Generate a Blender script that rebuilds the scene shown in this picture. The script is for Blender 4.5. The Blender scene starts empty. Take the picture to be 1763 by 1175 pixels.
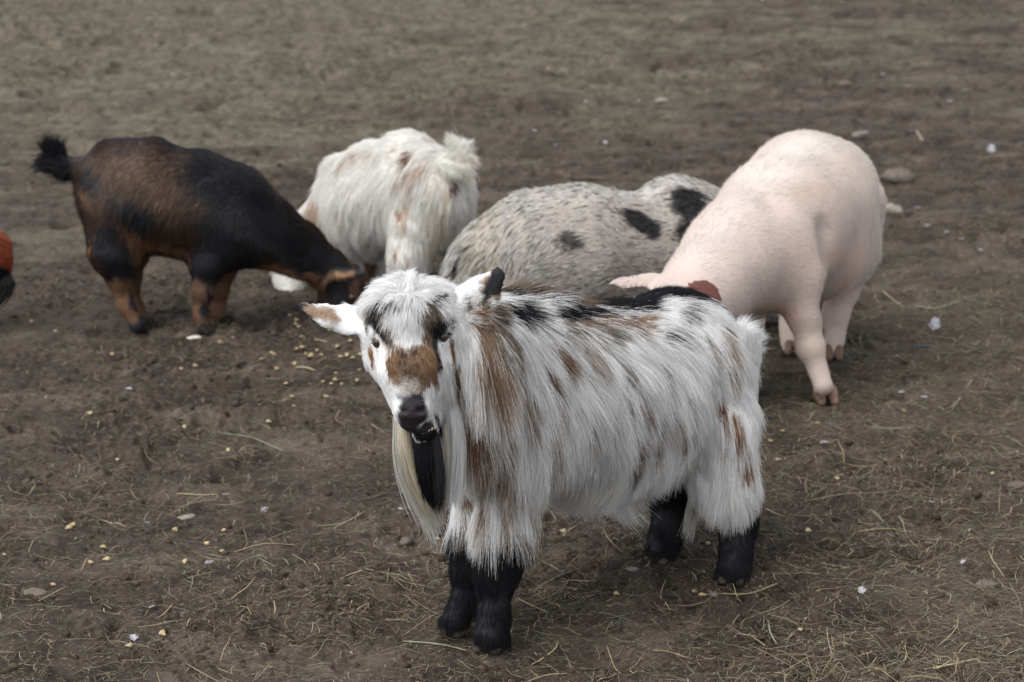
import bpy, math, random
import numpy as np
from mathutils import Vector, Matrix
from mathutils.bvhtree import BVHTree
from mathutils.kdtree import KDTree

random.seed(7)
RNG = np.random.default_rng(7)
SC = bpy.context.scene
C = SC.collection

# ------------------------------------------------------------------ camera
CAM_H, PITCH, LENS = 1.3, math.radians(15.0), 70.0
cam_data = bpy.data.cameras.new('camera')
cam_data.lens = LENS; cam_data.sensor_width = 36.0
cam_data.clip_start = 0.05; cam_data.clip_end = 400
cam_data.dof.use_dof = True
cam_data.dof.focus_distance = 2.98
cam_data.dof.aperture_fstop = 7.1
cam = bpy.data.objects.new('camera', cam_data); C.objects.link(cam)
cam.location = (0, 0, CAM_H)
cam.rotation_euler = (math.radians(90) - PITCH, 0, 0)
SC.camera = cam

# ------------------------------------------------------------------ world, sun, exposure (overcast)
SUN_EL, SUN_AZ = math.radians(58), math.radians(-130)      # azimuth from +Y towards +X
world = bpy.data.worlds.new('World'); SC.world = world
world.use_nodes = True
wn, wl = world.node_tree.nodes, world.node_tree.links
wn.clear()
sky = wn.new('ShaderNodeTexSky'); sky.sky_type = 'NISHITA'; sky.sun_disc = False
sky.sun_elevation = SUN_EL; sky.sun_rotation = SUN_AZ
sky.air_density = 1.0; sky.dust_density = 3.0; sky.ozone_density = 1.0
hs = wn.new('ShaderNodeHueSaturation'); hs.inputs['Saturation'].default_value = 0.16
bg = wn.new('ShaderNodeBackground'); bg.inputs['Strength'].default_value = 0.12
wo = wn.new('ShaderNodeOutputWorld')
wl.new(sky.outputs[0], hs.inputs['Color']); wl.new(hs.outputs[0], bg.inputs['Color']); wl.new(bg.outputs[0], wo.inputs['Surface'])
sd = bpy.data.lights.new('sun', 'SUN'); sd.energy = 0.6; sd.angle = math.radians(40); sd.color = (1.0, 0.97, 0.93)
sun = bpy.data.objects.new('sun', sd); C.objects.link(sun)
sdir = Vector((math.sin(SUN_AZ)*math.cos(SUN_EL), math.cos(SUN_AZ)*math.cos(SUN_EL), math.sin(SUN_EL)))
sun.rotation_euler = sdir.to_track_quat('Z', 'Y').to_euler()
SC.view_settings.view_transform = 'Standard'
SC.view_settings.look = 'None'
SC.view_settings.exposure = 1.27
SC.view_settings.gamma = 1.0
SC.view_settings.use_curve_mapping = False
SC.render.engine = 'CYCLES'
SC.cycles.use_denoising = True
SC.cycles.denoiser = 'OPENIMAGEDENOISE'
SC.cycles.denoising_input_passes = 'RGB_ALBEDO_NORMAL'
SC.cycles.denoising_prefilter = 'ACCURATE'
SC.cycles.use_adaptive_sampling = False
SC.cycles.max_bounces = 10
SC.cycles.diffuse_bounces = 7
SC.cycles.transparent_max_bounces = 10

# ------------------------------------------------------------------ measuring helpers
FPX = LENS/36.0*1763.0
CP, SP = math.cos(PITCH), math.sin(PITCH)
CAM = np.array([0, 0, CAM_H])

def ray(px, py):
    dx, dy = px-881.5, 587.5-py
    d = np.array([dx, FPX*CP+dy*SP, -FPX*SP+dy*CP])
    return d/np.linalg.norm(d)

def W(px, py, Y):
    """place point: sight line through a measured point of the survey at distance Y from the tripod"""
    d = ray(px, py)
    return CAM + d*(Y/d[1])

def G(px, py, z=0.0):
    d = ray(px, py)
    return CAM + d*((z-CAM_H)/d[2])

# ------------------------------------------------------------------ noise (vectorised gradient-free value noise)
def _hash(ix, iy, iz, seed):
    h = (ix.astype(np.int64)*374761393 + iy.astype(np.int64)*668265263 + iz.astype(np.int64)*2147483647*3 + seed*1274126177) & 0xffffffff
    h = ((h ^ (h >> 13))*1274126177) & 0xffffffff
    h = (h ^ (h >> 16)) & 0xffffffff
    h = (h*2246822519) & 0xffffffff
    h = h ^ (h >> 15)
    return (h & 0xffffff)/float(0xffffff)*2-1

def vnoise(P, seed=0):
    P = np.asarray(P, float)
    i = np.floor(P).astype(np.int64); f = P-i
    f = f*f*f*(f*(f*6-15)+10)
    out = 0
    for dx in (0, 1):
        wx = f[:, 0] if dx else 1-f[:, 0]
        for dy in (0, 1):
            wy = f[:, 1] if dy else 1-f[:, 1]
            for dz in (0, 1):
                wz = f[:, 2] if dz else 1-f[:, 2]
                out = out + wx*wy*wz*_hash(i[:, 0]+dx, i[:, 1]+dy, i[:, 2]+dz, seed)
    return out

def fbm(P, octv=4, seed=0, gain=0.5):
    a, s, t = 1.0, 0, 0
    P = np.asarray(P, float)
    for o in range(octv):
        s = s + a*vnoise(P*(2.03**o)+o*17.3, seed+o); t += a; a *= gain
    return s/t

def smooth(a, b, x):
    t = np.clip((x-a)/(b-a), 0, 1)
    return t*t*(3-2*t)

def unit(v):
    return v/np.maximum(np.linalg.norm(v, axis=-1, keepdims=True), 1e-9)

# ------------------------------------------------------------------ object helpers
def link(o, parent=None):
    C.objects.link(o)
    if parent is not None:
        o.parent = parent
        o.matrix_parent_inverse = Matrix.Translation(-Vector(parent.location))
    return o

def thing(name, label, cat, loc, group=None):
    o = bpy.data.objects.new(name, None); C.objects.link(o)
    o.location = loc; o.empty_display_size = .1
    o['label'] = label; o['category'] = cat
    if group: o['group'] = group
    return o

def tag(o, label=None, cat=None, group=None, kind=None):
    if label: o['label'] = label
    if cat: o['category'] = cat
    if group: o['group'] = group
    if kind: o['kind'] = kind
    return o

def mesh_obj(name, V, F, mat, parent=None, smoothed=True, col=None):
    me = bpy.data.meshes.new(name)
    V = np.asarray(V, np.float32)
    F = np.asarray(F, np.int32)
    me.vertices.add(len(V)); me.vertices.foreach_set('co', V.ravel())
    n = F.shape[1]
    me.loops.add(F.size); me.loops.foreach_set('vertex_index', F.ravel())
    me.polygons.add(len(F))
    me.polygons.foreach_set('loop_start', np.arange(0, F.size, n, dtype=np.int32))
    me.polygons.foreach_set('loop_total', np.full(len(F), n, np.int32))
    me.update(calc_edges=True)
    if smoothed: me.polygons.foreach_set('use_smooth', np.ones(len(F), bool))
    if col is not None:
        a = me.attributes.new('tint', 'FLOAT_COLOR', 'POINT')
        cc = np.ones((len(V), 4), np.float32); cc[:, :3] = col
        a.data.foreach_set('color', cc.ravel())
    me.materials.append(mat)
    o = bpy.data.objects.new(name, me)
    return link(o, parent)

# ------------------------------------------------------------------ materials
def new_mat(name):
    m = bpy.data.materials.new(name); m.use_nodes = True
    n, l = m.node_tree.nodes, m.node_tree.links
    n.clear()
    out = n.new('ShaderNodeOutputMaterial')
    b = n.new('ShaderNodeBsdfPrincipled')
    l.new(b.outputs[0], out.inputs['Surface'])
    return m, n, l, b, out

def mat_skin(name, rough=.6, bump=.0015, scale=300, sss=0.0, spec=.3):
    m, n, l, b, out = new_mat(name)
    a = n.new('ShaderNodeAttribute'); a.attribute_name = 'tint'
    tc = n.new('ShaderNodeTexCoord')
    nz = n.new('ShaderNodeTexNoise'); nz.inputs['Scale'].default_value = scale; nz.inputs['Detail'].default_value = 4
    bp = n.new('ShaderNodeBump'); bp.inputs['Distance'].default_value = bump; bp.inputs['Strength'].default_value = .8
    nz2 = n.new('ShaderNodeTexNoise'); nz2.inputs['Scale'].default_value = 14; nz2.inputs['Detail'].default_value = 5
    mr = n.new('ShaderNodeMapRange'); mr.inputs['To Min'].default_value = .82; mr.inputs['To Max'].default_value = 1.15
    mx = n.new('ShaderNodeMix'); mx.data_type = 'RGBA'; mx.blend_type = 'MULTIPLY'; mx.inputs['Factor'].default_value = 1
    l.new(tc.outputs['Object'], nz.inputs['Vector']); l.new(tc.outputs['Object'], nz2.inputs['Vector'])
    l.new(nz.outputs['Fac'], bp.inputs['Height']); l.new(bp.outputs[0], b.inputs['Normal'])
    l.new(nz2.outputs['Fac'], mr.inputs['Value']); l.new(mr.outputs[0], mx.inputs[7]); l.new(a.outputs['Color'], mx.inputs[6])
    l.new(mx.outputs[2], b.inputs['Base Color'])
    b.inputs['Roughness'].default_value = rough
    b.inputs['Specular IOR Level'].default_value = spec
    if sss:
        b.inputs['Subsurface Weight'].default_value = sss
        b.inputs['Subsurface Radius'].default_value = (.012, .005, .003)
        b.inputs['Subsurface Scale'].default_value = 1.0
    return m

def mat_hair(name, rough=.55, spec=.35, trans=.35):
    m, n, l, b, out = new_mat(name)
    a = n.new('ShaderNodeAttribute'); a.attribute_name = 'tint'
    l.new(a.outputs['Color'], b.inputs['Base Color'])
    b.inputs['Roughness'].default_value = rough
    b.inputs['Specular IOR Level'].default_value = spec
    t = n.new('ShaderNodeBsdfTranslucent'); l.new(a.outputs['Color'], t.inputs['Color'])
    mx = n.new('ShaderNodeMixShader'); mx.inputs['Fac'].default_value = trans
    l.new(b.outputs[0], mx.inputs[1]); l.new(t.outputs[0], mx.inputs[2]); l.new(mx.outputs[0], out.inputs['Surface'])
    return m

def mat_plain(name, color, rough=.6, spec=.3, noise=.25, scale=80, bump=0.0, color2=None):
    m, n, l, b, out = new_mat(name)
    tc = n.new('ShaderNodeTexCoord')
    nz = n.new('ShaderNodeTexNoise'); nz.inputs['Scale'].default_value = scale; nz.inputs['Detail'].default_value = 5
    l.new(tc.outputs['Object'], nz.inputs['Vector'])
    r = n.new('ShaderNodeMix'); r.data_type = 'RGBA'
    c2 = color2 or tuple(c*(1-noise) for c in color)
    r.inputs[6].default_value = (*c2, 1); r.inputs[7].default_value = (*color, 1)
    mr = n.new('ShaderNodeMapRange'); mr.inputs['From Min'].default_value = .3; mr.inputs['From Max'].default_value = .7
    l.new(nz.outputs['Fac'], mr.inputs['Value']); l.new(mr.outputs[0], r.inputs['Factor'])
    oi = n.new('ShaderNodeObjectInfo')
    mr2 = n.new('ShaderNodeMapRange'); mr2.inputs['To Min'].default_value = .75; mr2.inputs['To Max'].default_value = 1.15
    mx = n.new('ShaderNodeMix'); mx.data_type = 'RGBA'; mx.blend_type = 'MULTIPLY'; mx.inputs['Factor'].default_value = 1
    l.new(oi.outputs['Random'], mr2.inputs['Value']); l.new(r.outputs[2], mx.inputs[6]); l.new(mr2.outputs[0], mx.inputs[7])
    l.new(mx.outputs[2], b.inputs['Base Color'])
    b.inputs['Roughness'].default_value = rough; b.inputs['Specular IOR Level'].default_value = spec
    if bump:
        bp = n.new('ShaderNodeBump'); bp.inputs['Distance'].default_value = bump
        l.new(nz.outputs['Fac'], bp.inputs['Height']); l.new(bp.outputs[0], b.inputs['Normal'])
    return m

# ------------------------------------------------------------------ implicit body modelling
class Body:
    def __init__(s, lo, hi, h):
        s.lo = np.array(lo, float); s.h = h
        s.n = np.ceil((np.array(hi)-s.lo)/h).astype(int)+1
        s.f = np.full(s.n, 1.0, np.float32)

    def _slab(s, lo, hi):
        a = np.clip(np.floor((lo-s.lo)/s.h).astype(int), 0, s.n)
        b = np.clip(np.ceil((hi-s.lo)/s.h).astype(int)+1, 0, s.n)
        if (b <= a).any(): return None
        g = np.meshgrid(*[s.lo[i]+s.h*np.arange(a[i], b[i]) for i in range(3)], indexing='ij')
        return tuple(slice(a[i], b[i]) for i in range(3)), np.stack(g, -1)

    def _cone(s, P, a, b, ra, rb, flat):
        if flat is not None:
            nrm, t = flat
            nrm = np.asarray(nrm, float)/np.linalg.norm(nrm)
            q = (P-a) @ nrm
            P = P + q[..., None]*nrm*(1/t-1)
            ab0 = b-a
            b = a+ab0+nrm*(ab0@nrm)*(1/t-1)
        ab = b-a; L = max(ab@ab, 1e-12)
        t_ = np.clip(((P-a)@ab)/L, 0, 1)
        d = np.linalg.norm(P-(a+t_[..., None]*ab), axis=-1)-(ra+(rb-ra)*t_)
        if flat is not None: d = np.where(d < 0, d*flat[1], d*(flat[1]*.5+.5))
        return d

    def add(s, a, b, ra, rb, k=.02, flat=None, cut=False):
        a, b = np.asarray(a, float), np.asarray(b, float)
        m = max(ra, rb)+k+3*s.h
        r = s._slab(np.minimum(a, b)-m, np.maximum(a, b)+m)
        if r is None: return
        sl, P = r
        d = s._cone(P, a, b, ra, rb, flat).astype(np.float32)
        f = s.f[sl]
        if cut:
            d = -d
            h = np.maximum(k-np.abs(f-d), 0)/k
            s.f[sl] = np.maximum(f, d)+h*h*k/4
        else:
            h = np.maximum(k-np.abs(f-d), 0)/k
            s.f[sl] = np.minimum(f, d)-h*h*k/4

    def ell(s, c, axes, radii, k=.02, cut=False):
        c = np.asarray(c, float); A = np.array([np.asarray(x, float)/np.linalg.norm(x) for x in axes]); R = np.array(radii, float)
        m = R.max()+k+3*s.h
        r = s._slab(c-m, c+m)
        if r is None: return
        sl, P = r
        q = (P-c)@A.T/R
        k0 = np.linalg.norm(q, axis=-1); k1 = np.linalg.norm(q/R, axis=-1)
        d = (k0*(k0-1)/np.maximum(k1, 1e-6)).astype(np.float32)
        f = s.f[sl]
        if cut:
            d = -d; h = np.maximum(k-np.abs(f-d), 0)/k
            s.f[sl] = np.maximum(f, d)+h*h*k/4
        else:
            h = np.maximum(k-np.abs(f-d), 0)/k
            s.f[sl] = np.minimum(f, d)-h*h*k/4

    def chain(s, pts, radii, k=.03, flat=None):
        for i in range(len(pts)-1):
            s.add(pts[i], pts[i+1], radii[i], radii[i+1], k, flat)

    def mesh(s):
        f = s.f; ins = f < 0
        n0, n1, n2 = f.shape
        c = ins[:-1, :-1, :-1].astype(np.uint8)
        tot = np.zeros((n0-1, n1-1, n2-1), np.uint8)
        for dx in (0, 1):
            for dy in (0, 1):
                for dz in (0, 1):
                    tot += ins[dx:n0-1+dx, dy:n1-1+dy, dz:n2-1+dz]
        act = (tot > 0) & (tot < 8)
        idx = np.full(act.shape, -1, np.int32)
        I = np.argwhere(act); idx[act] = np.arange(len(I))
        acc = np.zeros((len(I), 3)); cnt = np.zeros(len(I))
        cor = [(x, y, z) for x in (0, 1) for y in (0, 1) for z in (0, 1)]
        val = {q: f[I[:, 0]+q[0], I[:, 1]+q[1], I[:, 2]+q[2]] for q in cor}
        for q in cor:
            for ax in range(3):
                if q[ax] == 0:
                    r = list(q); r[ax] = 1; r = tuple(r)
                    va, vb = val[q], val[r]
                    x = (va < 0) != (vb < 0)
                    t = np.where(x, va/np.where(x, va-vb, 1), 0)
                    p = np.tile(np.array(q, float), (len(I), 1)); p[:, ax] = t
                    acc[x] += p[x]; cnt[x] += 1
        V = s.lo+s.h*(I+acc/cnt[:, None])
        Q = []
        for ax in range(3):
            u, v = (ax+1) % 3, (ax+2) % 3
            a = [slice(None)]*3; b = [slice(None)]*3
            a[ax] = slice(0, -1); b[ax] = slice(1, None)
            A, B = ins[tuple(a)], ins[tuple(b)]
            E = np.argwhere(A != B)
            E = E[(E[:, u] > 0) & (E[:, v] > 0) & (E[:, u] < f.shape[u]-1) & (E[:, v] < f.shape[v]-1)]
            fl = A[E[:, 0], E[:, 1], E[:, 2]]
            def ci(du, dv):
                e = E.copy(); e[:, u] -= du; e[:, v] -= dv
                return idx[e[:, 0], e[:, 1], e[:, 2]]
            q = np.stack([ci(1, 1), ci(0, 1), ci(0, 0), ci(1, 0)], 1)
            q[~fl] = q[~fl][:, ::-1]
            Q.append(q)
        F = np.concatenate(Q)
        # one light smoothing pass
        for _ in range(2):
            sm = np.zeros_like(V); ct = np.zeros(len(V))
            for a_, b_ in ((0, 1), (1, 2), (2, 3), (3, 0)):
                np.add.at(sm, F[:, a_], V[F[:, b_]]); np.add.at(ct, F[:, a_], 1)
                np.add.at(sm, F[:, b_], V[F[:, a_]]); np.add.at(ct, F[:, b_], 1)
            V = V*.6+.4*sm/np.maximum(ct, 1)[:, None]
        return V, F

def normals_of(V, F):
    n = np.cross(V[F[:, 2]]-V[F[:, 0]], V[F[:, 3]]-V[F[:, 1]])
    N = np.zeros_like(V)
    for i in range(4): np.add.at(N, F[:, i], n)
    return unit(N), np.linalg.norm(n, axis=1)*.5

class Skin:
    """finished body surface with lookups used for coat markings and combing"""
    def __init__(s, V, F, Y0):
        s.V, s.F, s.Y0 = V, F, Y0
        s.N, s.A = normals_of(V, F)
        s.bvh = BVHTree.FromPolygons([tuple(v) for v in V], [tuple(q) for q in F.tolist()])
    def hit(s, px, py):
        d = ray(px, py)
        loc, nrm, i, dist = s.bvh.ray_cast(Vector(CAM), Vector(d))
        if loc is None:
            loc, nrm, i, dist = s.bvh.find_nearest(Vector(W(px, py, s.Y0)))
        return np.array(loc), np.array(nrm)

def ridge_pts(S, xs, y0, y1=900):
    out = []
    for x in xs:
        for y in range(y0, y1, 2):
            loc = S.bvh.ray_cast(Vector(CAM), Vector(ray(x, y)))[0]
            if loc is not None: out.append(np.array(loc)); break
    return out

class Coat:
    def __init__(s, skin, base, warp=.006, wscale=60, ppm=1000.):
        s.skin, s.base, s.patches, s.warp, s.ws, s.ppm = skin, np.array(base), [], warp, wscale, ppm
    def p(s, x0, y0, x1, y1, r, col, soft=.35, amt=1.0):
        a, _ = s.skin.hit(x0, y0); b, _ = s.skin.hit(x1, y1)
        s.patches.append((a, b, r/s.ppm, np.array(col), soft, amt)); return s
    def w(s, a, b, r, col, soft=.3, amt=1.0):
        s.patches.append((np.array(a, float), np.array(b, float), r, np.array(col), soft, amt)); return s
    def weights(s, P):
        Q = P+s.warp*np.stack([fbm(P*s.ws, 3, k*7+1) for k in range(3)], 1)*2
        for a, b, r, col, soft, amt in s.patches:
            ab = b-a
            t = np.clip(((Q-a)@ab)/max(ab@ab, 1e-9), 0, 1)
            d = np.linalg.norm(Q-(a+t[:, None]*ab), axis=1)/r
            yield amt*(1-smooth(1-soft, 1+soft, d)), col
    def __call__(s, P, rnd=None):
        out = np.tile(s.base, (len(P), 1))
        for w, col in s.weights(P):
            if rnd is None: out = out*(1-w[:, None])+col*w[:, None]
            else:
                m = rnd < w; out[m] = col
        return out

HAIRCOUNT = [0]
def hair_curves(name, pts, rad, col, mat, parent, label=None):
    """pts N,K,3  rad K  col N,3"""
    N, K = pts.shape[:2]
    HAIRCOUNT[0] += N
    cu = bpy.data.hair_curves.new(name)
    cu.add_curves([K]*N)
    cu.attributes['position'].data.foreach_set('vector', pts.astype(np.float32).ravel()) if 'position' in cu.attributes else cu.points.foreach_set('position', pts.astype(np.float32).ravel())
    ra = cu.attributes.get('radius') or cu.attributes.new('radius', 'FLOAT', 'POINT')
    ra.data.foreach_set('value', (rad if rad.ndim == 2 else np.tile(rad, (N, 1))).astype(np.float32).ravel())
    a = cu.attributes.new('tint', 'FLOAT_COLOR', 'CURVE')
    cc = np.ones((N, 4), np.float32); cc[:, :3] = np.clip(col, 0.002, .95)
    a.data.foreach_set('color', cc.ravel())
    cu.materials.append(mat)
    o = bpy.data.objects.new(name, cu)
    link(o, parent)
    o['kind'] = 'stuff'
    if label: o['label'] = label
    return o

def comb(name, skin, coat, guides, N, mat, parent, radius=.0003, K=5, clump=.5, clump_n=12000, jitter=.25,
         bare=(), dens=None, gravity=.25, var=.12, eps=2.5e-4, lennoise=.25, minz=.012, tuft=0.0, clumpvar=0.0, lenvar=.25, seed=3, wave=.25, wave_s=12.0, tip=.25, label=None):
    """hair all over a skin: guides = (x0,y0,x1,y1,length,lift) strokes, or ((a),(b),length,lift) in place coordinates"""
    rng = np.random.default_rng(seed)
    gp, gd, gn, gl, gf = [], [], [], [], []
    for g in guides:
        if len(g) == 6:
            a, na = skin.hit(g[0], g[1])
            Yd = a[1]
            b = W(g[2], g[3], Yd)
            d = b-a
            b2, nb = skin.hit(g[2], g[3])
            if np.linalg.norm(b2-a) < 2.0*np.linalg.norm(d): d = b2-a
            L, lf = g[4], g[5]
        else:
            loc, nrm, i, dist = skin.bvh.find_nearest(Vector(g[0]))
            a, na = np.array(loc), np.array(nrm)
            d = np.array(g[1], float)
            L, lf = g[2], g[3]
        d = d/max(np.linalg.norm(d), 1e-6)
        gp.append(a); gd.append(d); gn.append(na); gl.append(L); gf.append(lf)
    gp, gd, gn, gl, gf = map(np.array, (gp, gd, gn, gl, gf))
    V, F = skin.V, skin.F
    cen = V[F].mean(1)
    wgt = skin.A.copy()
    if dens is not None: wgt = wgt*dens(cen)
    cdf = np.cumsum(wgt); cdf /= cdf[-1]
    fi = np.searchsorted(cdf, rng.random(N)).clip(0, len(F)-1)
    u, v = rng.random((2, N, 1))
    q = F[fi]
    def bil(X): return (X[q[:, 0]]*(1-u)*(1-v)+X[q[:, 1]]*u*(1-v)+X[q[:, 2]]*u*v+X[q[:, 3]]*(1-u)*v)
    R, Nn = bil(V), unit(bil(skin.N))
    keep = np.ones(N, bool)
    for a, b, r in bare:
        a, b = np.array(a), np.array(b); ab = b-a
        t = np.clip(((R-a)@ab)/max(ab@ab, 1e-9), 0, 1)
        keep &= np.linalg.norm(R-(a+t[:, None]*ab), axis=1) > r
    keep &= R[:, 2] > minz
    R, Nn = R[keep], Nn[keep]; N = len(R)
    D = np.zeros((N, 3)); L = np.zeros(N); LF = np.zeros(N)
    for s0 in range(0, N, 20000):
        sl = slice(s0, s0+20000)
        d2 = ((R[sl, None]-gp[None])**2).sum(-1)
        w = 1/(d2+eps)**2 * (.05+np.clip(Nn[sl]@gn.T, 0, 1))
        w /= w.sum(1, keepdims=True)
        D[sl] = w@gd; L[sl] = w@gl; LF[sl] = w@gf
    D = D+wave*np.stack([fbm(R*wave_s, 3, 40+k) for k in range(3)], 1)
    D = D-(D*Nn).sum(1, keepdims=True)*Nn
    T = unit(D)
    hr = np.stack([np.asarray(fbm(R*170, 2, 60+k)) for k in range(3)], 1)*.5
    T = unit(T+jitter*(rng.normal(size=(N, 3))*.6+hr))
    lift = np.clip(LF*(1+.3*rng.normal(size=N))+tuft*fbm(R*16, 3, 91), .03, 1)[:, None]
    D0 = unit(T*(1-lift)+Nn*lift)
    L = L*(1-lenvar+2*lenvar*rng.random(N))*(1+lennoise*fbm(R*25, 2, 77)*1.6)
    t = np.linspace(0, 1, K)
    g = np.array([0, 0, -1.0])
    gt = g-(Nn@g)[:, None]*Nn*np.clip(-(Nn@g), 0, 1)[:, None]
    pts = R[:, None]-Nn[:, None]*.001+L[:, None, None]*(D0[:, None]*t[None, :, None]+(gravity*gt[:, None]+(T-D0)[:, None]*.5)*(t**2)[None, :, None])
    if clump > 0 and clump_n:
        ci = rng.choice(N, min(clump_n, N), replace=False)
        kd = KDTree(len(ci))
        for k_, i_ in enumerate(ci): kd.insert(R[i_], k_)
        kd.balance()
        find = kd.find
        near = np.array([ci[find(r)[1]] for r in R.tolist()])
        rel = R-R[near]
        dist = np.linalg.norm(rel, axis=1)
        amt = clump*np.clip(1-dist/(.9*L+1e-6), 0, 1)
        ref = R[near][:, None]+(pts[near]-R[near][:, None])*(L/np.maximum(L[near], 1e-5))[:, None, None]
        wv = amt[:, None, None]*(t**1.1)[None, :, None]
        pts = pts*(1-wv)+(ref+rel[:, None]*.15)*wv
    rnd = rng.random(N)
    # hairs of one clump lean to one colour
    if clump > 0 and clump_n: rnd = rnd*.55+.45*np.random.default_rng(9).random(N)[near]
    # colour is that of the root, displaced by fine noise so that markings fray
    col = coat(R, rnd)
    v_ = 1+var*rng.normal(size=N)
    if clumpvar and clump > 0: v_ = v_*(1+clumpvar*np.random.default_rng(4).normal(size=N)[near])
    col = col*np.clip(v_, .5, 1.5)[:, None]
    rad = radius*(1-(1-tip)*t**2)
    rr = rad[None]*(0.7+.6*rng.random(N))[:, None]
    return hair_curves(name, pts, rr, col, mat, parent, label)

def locks(name, specs, mat, parent, radius=.0003, K=9, seed=5, label=None):
    """free hanging locks: (points, spread0, spread1, count, colour, rnd length)"""
    rng = np.random.default_rng(seed)
    P_, C_, R_ = [], [], []
    for pts, s0, s1, n, col, lv in specs:
        pts = np.array(pts, float)
        tt = np.linspace(0, len(pts)-1.001, K)
        off = rng.normal(size=(n, 3)); off = off/np.maximum(np.linalg.norm(off, axis=1, keepdims=True), .6)
        off2 = off*.6+.5*rng.normal(size=(n, 3))
        ln = 1-lv*rng.random(n)
        t = np.linspace(0, 1, K)[None]*ln[:, None]
        x = t*(len(pts)-1)
        i = np.clip(x.astype(int), 0, len(pts)-2); f = (x-i)[..., None]
        # quadratic-ish smoothing via catmull-rom
        ext = np.vstack([2*pts[0]-pts[1], pts, 2*pts[-1]-pts[-2]])
        p0, p1, p2, p3 = ext[i], ext[i+1], ext[i+2], ext[i+3]
        c = .5*((2*p1)+(-p0+p2)*f+(2*p0-5*p1+4*p2-p3)*f**2+(-p0+3*p1-3*p2+p3)*f**3)
        c = c+off[:, None]*s0*(1-t[..., None])+off2[:, None]*s1*t[..., None]
        P_.append(c); C_.append(np.clip(np.array(col)*(1+(.6 if sum(col) < .1 else .14)*rng.normal(size=(n, 1))), .004, 1)*np.ones((n, 3)))
        R_.append(radius*(1-.75*t**2))
    return hair_curves(name, np.concatenate(P_), np.concatenate(R_), np.concatenate(C_), mat, parent, label)

EYE = mat_plain('eye_brown', (.045, .022, .010), .06, .8, .2, 120)
EYE_PUPIL = mat_plain('eye_black', (.004, .004, .004), .05, .8, .1, 50)
HORNY = mat_plain('hoof_horn', (.105, .085, .065), .55, .35, .5, 120, .0008)
HORNY_DARK = mat_plain('hoof_horn_dark', (.022, .018, .015), .8, .15, .5, 120, .0008)
HORNY_PALE = mat_plain('hoof_horn_pale', (.22, .14, .10), .6, .3, .4, 120, .0008)
TOOTH = mat_plain('tooth', (.62, .55, .42), .25, .5, .15, 90)

def uvsphere(name, c, r, mat, parent, scale=(1, 1, 1), seg=20, rings=12, rot=None):
    V = []; F = []
    for i in range(rings+1):
        th = math.pi*i/rings
        for j in range(seg):
            ph = 2*math.pi*j/seg
            V.append((math.sin(th)*math.cos(ph)*scale[0]*r, math.sin(th)*math.sin(ph)*scale[1]*r, math.cos(th)*scale[2]*r))
    for i in range(rings):
        for j in range(seg):
            F.append((i*seg+j, (i+1)*seg+j, (i+1)*seg+(j+1) % seg, i*seg+(j+1) % seg))
    V = np.array(V)
    if rot is not None: V = V@np.array(rot.to_3x3()).T
    return mesh_obj(name, V+np.array(c), F, mat, parent)

def hoof(at, heading, size, mat, parent, splay=.25):
    """cloven hoof: two wedge claws and heel bulb on the ground"""
    at = np.array(at, float); hd = np.array([heading[0], heading[1], 0.0]); hd /= np.linalg.norm(hd)
    sd_ = np.array([-hd[1], hd[0], 0])
    lo = at-size*2.2; lo[2] = -.004; hi = at+size*2.2; hi[2] = size*2.0
    B = Body(lo, hi, size/11)
    up = np.array([0, 0, 1.0])
    for s in (-1, 1):
        base = at+sd_*s*size*.36
        top = base-hd*size*.10+up*size*.72
        toe = base+hd*size*.62+sd_*s*size*splay*.15+up*size*.24
        heel = base-hd*size*.45+up*size*.30
        B.add(top, toe, size*.38, size*.27, size*.12)
        B.add(heel, toe, size*.32, size*.20, size*.12)
        B.add(top, heel, size*.36, size*.32, size*.12)
    B.add(at+hd*size*1.3+up*size*.2, at+hd*size*.15+up*size*.6, size*.05, size*.03, size*.05, cut=True)
    # flat sole
    g = B.lo[2]+B.h*np.arange(B.n[2])
    B.f = np.maximum(B.f, (-.001-g)[None, None, :].astype(np.float32))
    V, F = B.mesh()
    return mesh_obj('hoof', V, F, mat, parent)

WHITE = (.82, .82, .82); CREAM = (.70, .64, .52); BLACK = (.012, .012, .016); TAN = (.31, .215, .15); BROWN = (.19, .11, .062); RUST = (.33, .15, .06); GREYB = (.20, .165, .13)
M_FUR = mat_hair('fur_long', .6, .3, .45); M_FUR_SHINY = mat_hair('fur_short_sleek', .42, .5, .15)
M_SKIN = mat_skin('goat_skin', .7)

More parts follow.
